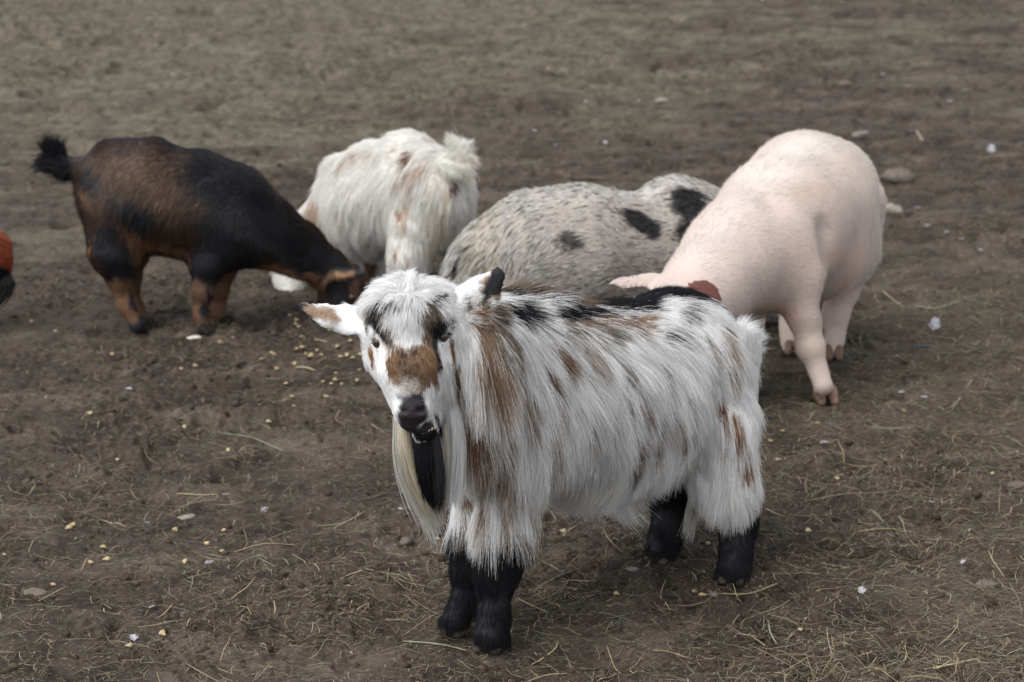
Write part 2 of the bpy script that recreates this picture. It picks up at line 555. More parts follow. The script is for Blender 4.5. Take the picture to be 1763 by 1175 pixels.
#@@ANIMALS@@
# ================================================================== the trampled paddock
def ground_height(x, y):
    x = np.asarray(x, float); y = np.asarray(y, float)
    P = np.stack([x, y, np.zeros_like(x)], -1)
    far = smooth(5.8, 9.5, y)
    near = 1-smooth(9, 16, y)
    left = smooth(1.5, -2.5, x)
    h = fbm(P*1.3+3, 3, 11)*(.006+.050*far)
    Q = P*np.array([1.0, 1.9, 1]); 
    h = h+far*left*.10*np.clip(fbm(P*np.array([.9, 2.2, 1])+40, 3, 15), -.2, .6)
    w = P+.05*np.stack([fbm(P*5, 2, 21), fbm(P*5, 2, 22), 0*x], -1)
    m = fbm(w*9, 3, 12)
    h = h+.0095*m*(1+1.3*far)
    r = 1-np.abs(fbm(w*np.array([24, 30, 1]), 3, 13))*2.2
    patch = smooth(-.25, .35, fbm(P*2.6+9, 3, 14))
    h = h+(.0085*np.clip(r, -1, 1)*(.35+.65*patch)+.0048*fbm(P*75, 2, 16)*(.4+.6*patch))*(.8+.4*near)
    cl = smooth(.12, .42, fbm(w*np.array([26, 34, 1])+33, 3, 23))
    h = h-.014*cl*(.5+.5*patch)*(1+1.3*far)
    # hoof prints and holes
    hole = smooth(.38, .62, fbm(w*np.array([7.5, 7.5, 1])+70, 2, 19))
    h = h-.020*hole*(1+1.4*far)
    return h-.001

def make_ground():
    rows = [-6, -2, 0, 1.2, 1.8]
    y = 2.15
    while y < 15.5: rows.append(y); y *= 1.0023
    while y < 170: rows.append(y); y *= 1.08
    rows = np.array(rows)
    uf = np.linspace(-.36, .36, 640)
    uo = np.array([.40, .46, .6, .85, 1.2, 1.8, 2.8])
    u = np.concatenate([-uo[::-1], uf, uo])
    Yg, Ug = np.meshgrid(rows, u, indexing='ij')
    Xg = Ug*np.maximum(Yg, 2.0)
    Z = ground_height(Xg.ravel(), Yg.ravel())
    V = np.stack([Xg.ravel(), Yg.ravel(), Z], 1)
    n, m = Yg.shape
    i = np.arange(n*m).reshape(n, m)
    F = np.stack([i[:-1, :-1], i[:-1, 1:], i[1:, 1:], i[1:, :-1]], -1).reshape(-1, 4)
    mt, N, L, b, out = new_mat('trampled_soil')
    tc = N.new('ShaderNodeTexCoord')
    def noise(scale, detail=6, rough=.6, vec=None, dist=0):
        k = N.new('ShaderNodeTexNoise'); k.inputs['Scale'].default_value = scale; k.inputs['Detail'].default_value = detail
        k.inputs['Roughness'].default_value = rough; k.inputs['Distortion'].default_value = dist
        L.new(vec or tc.outputs['Object'], k.inputs['Vector']); return k.outputs['Fac']
    def ramp(v, a, bb, lo=0, hi=1):
        k = N.new('ShaderNodeMapRange'); k.interpolation_type = 'SMOOTHSTEP'
        for nm, q in (('From Min', a), ('From Max', bb), ('To Min', lo), ('To Max', hi)): k.inputs[nm].default_value = q
        L.new(v, k.inputs['Value']); return k.outputs[0]
    def mix(f, a, bcol, mode='MIX'):
        k = N.new('ShaderNodeMix'); k.data_type = 'RGBA'; k.blend_type = mode
        L.new(f, k.inputs['Factor']) if not isinstance(f, float) else setattr(k.inputs['Factor'], 'default_value', f)
        for s, q in ((6, a), (7, bcol)):
            if isinstance(q, tuple): k.inputs[s].default_value = (*q, 1)
            else: L.new(q, k.inputs[s])
        return k.outputs[2]
    def math_(op, a, c):
        k = N.new('ShaderNodeMath'); k.operation = op
        for s, q in ((0, a), (1, c)):
            if isinstance(q, (int, float)): k.inputs[s].default_value = q
            else: L.new(q, k.inputs[s])
        return k.outputs[0]
    sep = N.new('ShaderNodeSeparateXYZ'); L.new(tc.outputs['Object'], sep.inputs[0])
    X, Y = sep.outputs[0], sep.outputs[1]
    mp = N.new('ShaderNodeMapping'); mp.inputs['Scale'].default_value = (1, 1.5, 1); L.new(tc.outputs['Object'], mp.inputs['Vector'])
    dark, base, dusty = (.0215, .0160, .0122), (.053, .0412, .0315), (.104, .084, .0655)
    c = mix(ramp(noise(9, 8, .65), .38, .62), dark, base)
    c = mix(ramp(noise(3.1, 7, .65, mp.outputs[0]), .45, .70), c, dusty)
    c = mix(ramp(noise(38, 8, .75, mp.outputs[0], 1.0), .36, .52, .85, 0), c, (.020, .0140, .0100))  # dark blotches: shade of small clefts painted into the soil colour
    c = mix(ramp(noise(60, 8, .75, mp.outputs[0], 1.5), .53, .66, 0, .85), c, (.170, .132, .100))
    c = mix(ramp(noise(2.2, 6, .7, None, .5), .60, .74, 0, .65), c, (.046, .028, .013))      # old dung
    # paler matted thatch further out, mostly to the left
    f = math_('ADD', ramp(Y, 4.8, 11, 0, .85), ramp(X, 3.0, -2.2, -.45, .25))
    f = math_('ADD', f, ramp(noise(1.1, 6, .65, mp.outputs[0]), .3, .7, -.38, .38))
    f = ramp(f, .22, .85, 0, .92)
    thatch = mix(ramp(noise(5, 9, .75, mp.outputs[0]), .36, .64), (.070, .058, .041), (.150, .134, .096))
    thatch = mix(ramp(noise(16, 8, .8, mp.outputs[0]), .46, .60, 0, .8), thatch, (.038, .030, .021))  # shaded clefts of the far ground, painted as dark thatch colour
    c = mix(f, c, thatch)
    # dry litter colour to the right
    g = math_('ADD', ramp(X, .3, 1.3, 0, .6), ramp(noise(2.4, 6, .7), .35, .65, -.35, .35))
    g = math_('MULTIPLY', g, ramp(Y, 7.5, 5.2, 0, 1))
    c = mix(ramp(g, .25, .8, 0, .55), c, mix(ramp(noise(60, 7, .8), .4, .62), (.034, .027, .018), (.100, .084, .058)))
    L.new(c, b.inputs['Base Color'])
    b.inputs['Roughness'].default_value = .88; b.inputs['Specular IOR Level'].default_value = .25
    bp = N.new('ShaderNodeBump'); bp.inputs['Distance'].default_value = .0045; bp.inputs['Strength'].default_value = 1
    hsum = math_('ADD', noise(110, 8, .75), math_('MULTIPLY', noise(38, 7, .7), 1.4))
    L.new(hsum, bp.inputs['Height']); L.new(bp.outputs[0], b.inputs['Normal'])
    o = mesh_obj('ground', V, F, mt)
    o['kind'] = 'structure'
    return o
make_ground()

def mat_tint(name, rough=.7, spec=.2, trans=0.0):
    m, n, l, b, out = new_mat(name)
    a = n.new('ShaderNodeAttribute'); a.attribute_name = 'tint'
    l.new(a.outputs['Color'], b.inputs['Base Color'])
    b.inputs['Roughness'].default_value = rough; b.inputs['Specular IOR Level'].default_value = spec
    return m

def tubes(paths, rad, cols, flat=.45, sides=3):
    """many bent stalks in one go: paths N,K,3"""
    N, K = paths.shape[:2]
    T = unit(np.gradient(paths, axis=1))
    up = np.array([0, 0, 1.0])
    S = unit(np.cross(T, up)+1e-6); U = np.cross(S, T)
    ang = np.arange(sides)/sides*2*np.pi+.5
    ring = S[:, :, None]*np.cos(ang)[None, None, :, None]+U[:, :, None]*np.sin(ang)[None, None, :, None]*flat
    prof = np.ones(K); prof[0] = .7; prof[-1] = .35
    V = paths[:, :, None]+ring*(rad[:, None]*prof[None])[:, :, None, None]
    idx = np.arange(N*K*sides).reshape(N, K, sides)
    a = idx[:, :-1]; b = idx[:, 1:]
    F = np.stack([a, np.roll(a, -1, 2), np.roll(b, -1, 2), b], -1).reshape(-1, 4)
    C_ = np.repeat(cols, K*sides, axis=0)
    return V.reshape(-1, 3), F, C_

def scatter_xy(n, dens, rng, ymin=2.3, ymax=9.0):
    """accepted points inside the field of view, uniform over the picture-ish (dense near the camera)"""
    out = []
    tot = 0
    while tot < n:
        y = ymin*(ymax/ymin)**(rng.random(n)**1.15)
        x = (rng.random(n)*2-1)*.34*y
        k = rng.random(n) < dens(x, y)
        out.append(np.stack([x[k], y[k]], 1)); tot += k.sum()
    return np.concatenate(out)[:n]

def hayness(x, y):
    P = np.stack([x, y, 0*x], 1)
    r = smooth(.15, 1.1, x)*smooth(6.5, 5.0, y)
    band = smooth(-.1, .7, x)*smooth(3.15, 2.75, y)
    return np.clip(.10+.55*r+.50*band+.30*smooth(.05, .5, fbm(P*2.2+5, 3, 31)), .04, 1)

STRAW_COLS = np.array([(.27, .22, .13), (.21, .17, .105), (.15, .12, .08), (.25, .24, .16), (.11, .085, .06), (.33, .28, .17), (.18, .19, .13), (.085, .06, .042)])
def make_litter():
    rng = np.random.default_rng(12)
    M = mat_tint('dry_straw', .75, .2)
    def batch(name, n, L0, L1, r0, r1, dens, colw, lift, curl, ymax=9.0, flat=.45, K=4):
        xy = scatter_xy(n, dens, rng, 2.3, ymax)
        a = rng.normal(0, .75, n)+(rng.random(n) < .5)*np.pi
        a = np.where(rng.random(n) < .35, rng.random(n)*6.28, a)
        L_ = L0+(L1-L0)*rng.random(n)**2.2
        t = np.linspace(-.5, .5, K)
        cu = rng.normal(0, curl, n)
        ang = a[:, None]+cu[:, None]*t[None]*2
        dx = np.cos(ang)*L_[:, None]/K; dy = np.sin(ang)*L_[:, None]/K
        X = xy[:, :1]+np.cumsum(dx, 1); Yy = xy[:, 1:]+np.cumsum(dy, 1)
        # rests on the relief at both ends and bridges the hollows
        z = np.stack([ground_height(X[:, k], Yy[:, k]) for k in range(K)], 1)
        z0 = np.maximum(z, (z[:, :1]+z[:, -1:])/2-.002)
        tl = rng.random(n)**3*lift
        Z = z0+.0012+tl[:, None]*np.linspace(0, 1, K)[None]*L_[:, None]
        rad = r0+(r1-r0)*rng.random(n)**2
        pr = np.array(colw, float); pr /= pr.sum()
        cols = STRAW_COLS[rng.choice(len(pr), n, p=pr)]*(1.0+.7*rng.random((n, 1)))
        V, F, C_ = tubes(np.stack([X, Yy, Z], -1), rad, cols, flat)
        o = mesh_obj(name, V, F, M, col=C_); o['kind'] = 'stuff'
        return o
    batch('straw_litter', 13000, .02, .13, .0005, .0012, hayness, (1.6, 2.2, 3, 1.2, 3, .5, .8, 3), .22, .45)
    batch('fine_hay', 34000, .012, .06, .0003, .0007, lambda x, y: .15+.85*hayness(x, y), (1, 2, 3, 2, 3, .3, 2, 3), .5, .9, 7.5)
    batch('chaff', 46000, .004, .020, .0005, .0015, lambda x, y: .5+.5*hayness(x, y), (.3, .8, 2, .5, 3, .1, .3, 5), .5, .4, 8.5, .6, 3)
    # crumbs of soil
    n = 12000
    xy = scatter_xy(n, lambda x, y: .25+.75*smooth(-.2, .4, fbm(np.stack([x, y, 0*x], 1)*2.6+9, 3, 14)), rng, 2.3, 8.0)
    ico = np.array([(0, 0, 1), (.9, 0, .3), (.28, .85, .3), (-.72, .53, .3), (-.72, -.53, .3), (.28, -.85, .3), (.7, .5, -.5), (-.3, .8, -.5), (-.9, 0, -.5), (-.3, -.8, -.5), (.7, -.5, -.5)])
    tri = np.array([(0, 1, 2), (0, 2, 3), (0, 3, 4), (0, 4, 5), (0, 5, 1), (1, 6, 2), (2, 7, 3), (3, 8, 4), (4, 9, 5), (5, 10, 1), (6, 7, 2), (7, 8, 3), (8, 9, 4), (9, 10, 5), (10, 6, 1)])
    s = .0018+.0075*rng.random(n)**5
    V = ico[None]*s[:, None, None]*(.7+.6*rng.random((n, 11, 3)))*np.array([1.2, 1, .75])
    V[..., 0] += xy[:, :1]; V[..., 1] += xy[:, 1:]; V[..., 2] += (ground_height(xy[:, 0], xy[:, 1])+s*.2)[:, None]
    F = (tri[None]+np.arange(n)[:, None, None]*11).reshape(-1, 3)
    cl = np.array([(.048, .036, .027), (.036, .026, .019), (.066, .051, .039)])[rng.integers(0, 3, n)]
    o = mesh_obj('soil_crumbs', V.reshape(-1, 3), F, mat_tint('soil_crumb', .9), smoothed=False, col=np.repeat(cl, 11, axis=0)); o['kind'] = 'stuff'
make_litter()
# ================================================================== the shaggy white buck in front
def front_goat():
    hub = G(1010, 1060)
    root = thing('goat', 'shaggy white goat with black socks and brown nose patch, staring at the viewer', 'goat', (hub[0], hub[1], 0))
    B = Body((-.46, 2.62, -.01), (.60, 3.60, .80), .0042)
    # trunk
    hip, rump = W(1165, 634, 3.34), W(1205, 645, 3.37)
    mid, mid2 = W(1060, 668, 3.24), W(970, 672, 3.14)
    sho, chest = W(890, 672, 3.06), W(858, 720, 2.99)
    B.chain([rump, hip, mid, mid2, sho, chest], [.082, .112, .136, .138, .134, .095], .05)
    B.add(W(1010, 730, 3.18), W(1110, 730, 3.28), .105, .10, .05)
    B.add(W(910, 582, 3.08), W(870, 592, 3.04), .055, .045, .05)        # withers
    B.add(W(1195, 570, 3.37), W(1150, 562, 3.33), .052, .055, .05)       # croup
    # neck
    B.chain([sho, W(850, 648, 2.99), W(800, 608, 2.91), W(748, 575, 2.875)], [.118, .098, .076, .057], .05)
    B.chain([chest, W(810, 690, 2.93), W(765, 640, 2.88)], [.08, .066, .05], .05)
    # legs
    LF = [W(885, 790, 3.00), W(862, 900, 2.975), W(855, 985, 2.96), W(850, 1055, 2.945), W(846, 1092, 2.935)]
    RF = [W(840, 830, 3.08), W(814, 930, 3.05), W(808, 975, 3.035), W(800, 1035, 3.015), W(784, 1068, 3.005)]
    LR = [W(1215, 730, 3.30), W(1245, 830, 3.27), W(1268, 890, 3.29), W(1268, 945, 3.26), W(1262, 983, 3.235)]
    RR = [W(1170, 730, 3.42), W(1168, 830, 3.40), W(1160, 870, 3.395), W(1146, 920, 3.36), W(1136, 955, 3.335)]
    B.chain(LF, [.060, .038, .031, .0205, .026], .02)
    B.chain(RF, [.050, .030, .026, .018, .023], .02)
    B.chain(LR, [.085, .050, .032, .0225, .027], .025)
    B.chain(RR, [.080, .046, .033, .0235, .028], .025)
    # tail
    B.chain([W(1255, 590, 3.45), W(1277, 590, 3.45), W(1284, 612, 3.445)], [.022, .016, .010], .02)
    # head: Y increases away from the viewer
    H = 2.80
    fx = unit(np.array([1.0, 0, 0])); fu = unit(np.array([0, SP, CP])); ff = unit(np.array([0, CP, -SP]))
    B.ell(W(706, 556, H+.055), [fx, fu, ff], [.067, .062, .070], .03)
    B.chain([W(708, 575, H+.03), W(709, 640, H-.010), W(711, 705, H-.030)], [.060, .043, .029], .02)
    B.chain([W(668, 560, H+.06), W(672, 610, H+.045), W(700, 690, H+.0)], [.040, .034, .022], .02)      # left cheek
    B.chain([W(748, 556, H+.06), W(750, 610, H+.045), W(728, 690, H+.0)], [.040, .036, .022], .02)
    B.chain([W(712, 625, H+.05), W(722, 700, H+.0), W(731, 728, H-.014)], [.040, .024, .018], .012)      # lower jaw
    B.add(W(648, 572, H+.028), W(660, 566, H+.018), .017, .022, .012)      # brow ridges
    B.add(W(766, 563, H+.028), W(752, 560, H+.018), .017, .022, .012)
    # nose pad, nostrils, lips
    B.add(W(697, 706, H-.048), W(722, 706, H-.048), .0155, .0155, .008)
    B.add(W(703, 728, H-.042), W(724, 735, H-.036), .012, .011, .007)
    B.ell(W(692, 708, H-.066), [fx+.5*fu, fu, ff], [.0085, .0048, .013], .003, cut=True)
    B.ell(W(725, 707, H-.064), [fx-.6*fu, fu, ff], [.0085, .0048, .013], .003, cut=True)
    B.add(W(710, 716, H-.068), W(711, 736, H-.058), .0022, .0022, .003, cut=True)
    B.add(W(738, 744, H-.014), W(722, 748, H-.022), .0105, .010, .006)
    B.add(W(756, 718, H-.036), W(736, 738, H-.044), .0075, .0080, .003, cut=True)      # open lip at the corner
    # ears
    earL = [W(640, 556, H+.055), W(600, 551, H+.045), W(560, 543, H+.035), W(528, 531, H+.030), W(506, 520, H+.028)]
    nL = unit(np.array([.15, -.80, .62]))
    B.chain(earL, [.020, .0230, .017, .0085, .001], .008, flat=(nL, .26))
    earR = [W(778, 540, H+.060), W(805, 524, H+.055), W(832, 503, H+.050), W(853, 480, H+.045), W(867, 456, H+.045)]
    nR = unit(np.array([-.25, -.90, .1]))
    B.chain(earR, [.018, .0255, .0235, .0130, .001], .008, flat=(nR, .30))
    ins = [earR[0]+nR*.010+np.array([.018, 0, .0]), earR[2]+nR*.010+np.array([.004, 0, -.002]), earR[3]+nR*.008]
    B.chain  # (bowl of the ear opened towards the viewer)
    for i in range(2): B.add(ins[i], ins[i+1], .012, .010, .005, flat=(nR, .35), cut=True)
    V, F = B.mesh()
    S = Skin(V, F, 3.1)
    eyes = []
    for (x, y, ox) in ((645, 591, -1), (767, 581, 1)):
        q, nq = S.hit(x, y)
        nq = unit(nq+np.array([ox*.5, -.3, 0]))
        B.ell(q+nq*.002, [fx, fu, ff], [.0120, .0058, .010], .004, cut=True)
        eyes.append((q-nq*.0072, nq, q))
    V, F = B.mesh()
    S = Skin(V, F, 3.1)
    ppm = 1040.
    c = Coat(S, WHITE, .005, 60, ppm)
    tan, brown, rust = TAN, BROWN, (.25, .12, .055)
    # back stripe and its tan fringe
    c.p(960, 545, 1110, 556, 24, tan, .8, .62).p(1010, 548, 1080, 550, 16, brown, .8, .45).p(980, 540, 1120, 530, 14, BLACK, .9, .5).p(930, 545, 965, 590, 16, GREYB, .7, .5)
    c.p(950, 590, 962, 612, 14, brown, .5, .8).p(900, 545, 925, 575, 16, GREYB, .7, .4)
    c.p(880, 505, 960, 515, 22, GREYB, .5, .8).p(860, 500, 900, 498, 20, tan, .5, .9)
    c.p(835, 540, 880, 530, 20, BLACK, .6, .9).p(950, 535, 1010, 530, 22, BLACK, .5, .85)
    c.p(1190, 505, 1232, 520, 14, BLACK, .8, .45)
    c.p(960, 570, 1060, 572, 20, GREYB, .8, .6)
    for a_, b_, r_, q_ in ((W(960, 550, 3.2), W(1000, 540, 3.26), .030, BLACK), (W(1190, 505, 3.40), W(1235, 530, 3.44), .026, BLACK),
                           (W(870, 505, 3.10), W(985, 525, 3.22), .045, GREYB), (W(850, 540, 3.02), W(905, 540, 3.08), .034, BLACK), (W(940, 545, 3.10), W(1010, 535, 3.2), .026, BLACK)):
        c.w(a_, b_, r_, q_, .35, .92 if q_ is BLACK else .85)
    c.w(W(838, 548, 3.05), W(950, 522, 3.21), .064, (.235, .18, .135), .35, .88)
    c.w(W(838, 545, 3.00), W(895, 545, 3.07), .030, BLACK, .5, .85)
    rp = ridge_pts(S, range(975, 1245, 22), 470)
    for k_ in range(len(rp)-1): c.w(rp[k_]+[0, .012, 0], rp[k_+1]+[0, .012, 0], .047 if k_ < 9 else .030, BLACK, .22, .96 if k_ < 9 else .6)
    rq = ridge_pts(S, range(872, 985, 20), 470)
    for k_ in range(len(rq)-1): c.w(rq[k_]+[0, .012, 0], rq[k_+1]+[0, .012, 0], .042, (.22, .165, .12), .5, .88)
    for k_ in range(len(rq)-1): c.w(rq[k_]+[0, -.03, -.01], rq[k_+1]+[0, -.03, -.01], .030, BLACK, .8, .45)
    c.p(828, 528, 850, 532, 18, (.22, .165, .12), .5, .8)
    # neck, shoulder and chest
    c.p(826, 552, 840, 596, 19, tan, .6, .9).p(820, 560, 832, 590, 13, BROWN, .7, .4).p(824, 555, 842, 640, 26, BLACK, .8, .12).p(824, 555, 842, 640, 26, WHITE, .8, .12).p(850, 560, 872, 590, 16, GREYB, .6, .7)
    c.p(846, 640, 856, 680, 11, tan, .9, .5)
    c.p(800, 690, 804, 840, 25, (.21, .105, .05), .5, .9).p(806, 650, 812, 690, 7, brown, .6, .7)
    c.p(838, 730, 838, 800, 12, tan, .8, .8).p(870, 720, 872, 800, 9, tan, .9, .8).p(905, 670, 912, 730, 9, tan, .9, .7)
    c.p(905, 800, 915, 870, 9, tan, .9, .6).p(940, 710, 955, 760, 8, tan, .9, .6).p(985, 770, 992, 830, 8, tan, .9, .55)
    c.p(890, 920, 900, 965, 17, rust, .6, .95).p(800, 905, 835, 930, 10, tan, .8, .7)
    c.w(LF[1]+[.030, 0, .0], LF[2]+[.030, 0, .01], .020, RUST, .6, .9).p(830, 850, 836, 890, 9, tan, .8, .7).p(868, 850, 872, 900, 9, tan, .9, .7).p(805, 880, 815, 915, 12, BROWN, .8, .6)
    # flank flecks
    for (x, y, x2, y2, r, q) in ((1010, 735, 1014, 760, 6, brown), (930, 640, 940, 665, 7, brown), (1125, 735, 1130, 765, 6, brown), (880, 640, 890, 670, 7, tan), (965, 790, 970, 830, 6, brown), (1070, 690, 1076, 715, 5, brown), (1198, 760, 1200, 785, 6, brown), (1097, 700, 1103, 722, 7, brown), (1088, 760, 1098, 790, 8, brown), (1104, 748, 1110, 768, 6, brown),
            (1150, 712, 1156, 750, 6, tan), (1180, 700, 1183, 740, 5, tan), (952, 700, 960, 730, 7, tan), (1000, 640, 1010, 660, 7, tan),
            (1030, 700, 1040, 735, 6, tan), (990, 615, 1002, 625, 6, tan), (1060, 640, 1075, 655, 6, GREYB), (1128, 640, 1140, 660, 7, GREYB),
            (1050, 815, 1056, 835, 6, BLACK), (1098, 805, 1112, 835, 6, BLACK), (1170, 740, 1172, 765, 5, brown),
            (1245, 590, 1247, 640, 13, TAN), (1205, 590, 1215, 612, 12, GREYB), (1238, 705, 1242, 730, 8, rust), (1262, 735, 1266, 760, 7, rust),
            (1240, 760, 1246, 780, 6, tan), (1278, 790, 1280, 825, 9, rust), (1280, 650, 1281, 672, 7, tan), (1222, 650, 1222, 672, 8, TAN)):
        c.p(x, y-24, x2, y2-24, r*1.25, q, .8, .95 if q in (brown, rust) else .6)
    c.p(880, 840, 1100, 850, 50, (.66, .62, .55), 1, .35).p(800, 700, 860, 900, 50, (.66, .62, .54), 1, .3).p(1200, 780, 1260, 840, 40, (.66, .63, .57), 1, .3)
    # head markings
    c.p(654, 530, 668, 588, 14, GREYB, .5).p(652, 535, 662, 580, 9, BLACK, .5).p(738, 530, 744, 590, 15, GREYB, .4).p(746, 540, 753, 620, 10, BLACK, .35).p(733, 570, 730, 600, 9, BROWN, .6, .7)
    c.p(690, 618, 728, 618, 24, (.21, .125, .07), .3).p(688, 640, 732, 640, 22, (.22, .13, .07), .3).p(700, 606, 706, 640, 17, BLACK, .9, .5).p(695, 645, 720, 650, 20, BLACK, .9, .2).p(700, 660, 715, 665, 10, WHITE, .9, .4)
    c.p(637, 602, 638, 618, 8, rust, .4).p(782, 600, 786, 650, 7, BROWN, .5).p(776, 590, 780, 604, 5, rust, .4)
    c.p(758, 545, 762, 556, 6, BLACK, .6, .8).p(773, 553, 774, 566, 5, BLACK, .6, .8).p(755, 562, 757, 570, 4, BLACK, .5, .8)
    c.p(631, 558, 632, 576, 5, BLACK, .6, .8).p(640, 566, 642, 574, 4, BLACK, .6, .8)
    c.p(660, 518, 690, 524, 5, BLACK, .8, .7).p(735, 520, 750, 508, 5, BLACK, .8, .75)
    c.p(692, 690, 730, 688, 8, BLACK, .7, .8).p(700, 672, 722, 674, 9, BROWN, .8, .6)
    c.p(710, 706, 710, 722, 24, (.022, .018, .022), .2)
    c.p(700, 736, 745, 745, 16, (.022, .018, .022), .25).p(752, 715, 756, 735, 8, (.10, .085, .09), .4)
    c.w(W(738, 760, H), W(738, 760, H+.03), .018, BLACK, .4)
    for (qc, nq, q) in eyes: c.w(q+[-.010, 0, -.001], q+[.010, 0, -.001], .0075, (.03, .02, .018), .3)
    # ears
    c.p(520, 530, 575, 545, 12, TAN, .4).p(515, 527, 518, 529, 5, BLACK, .5)
    c.w(W(508, 528, H+.028), W(530, 548, H+.032), .0065, BLACK, .4).w(W(530, 548, H+.032), W(565, 567, H+.036), .0058, BLACK, .4).w(earL[4], earL[4]+[.004, 0, 0], .006, BLACK, .5)
    c.p(825, 495, 845, 478, 6, TAN, .5)
    c.w(W(867, 458, H+.045), W(848, 497, H+.035), .0125, BLACK, .3).w(W(846, 495, H+.035), W(826, 518, H+.035), .0125, BLACK, .3).w(W(826, 518, H+.035), W(812, 527, H+.04), .009, BLACK, .4).w(W(804, 514, H+.035), W(805, 515, H+.035), .003, BROWN, .6)
    for ch, f_ in ((LF, .45), (LR, .45)): c.w(ch[1]*(1-f_)+ch[2]*f_, ch[2], .050, BLACK, .15)
    # black stockings
    for ch, k0, r in ((LF, 2, .052), (RF, 1, .05), (LR, 2, .048), (RR, 1, .058)):
        for i in range(k0, 4): c.w(ch[i]+([0, 0, -.012] if i == k0 else [0, 0, 0]), ch[i+1]+[0, 0, -.01], r, BLACK, .12)
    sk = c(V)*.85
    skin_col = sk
    mesh_obj('body', V, F, M_SKIN, root, col=skin_col)
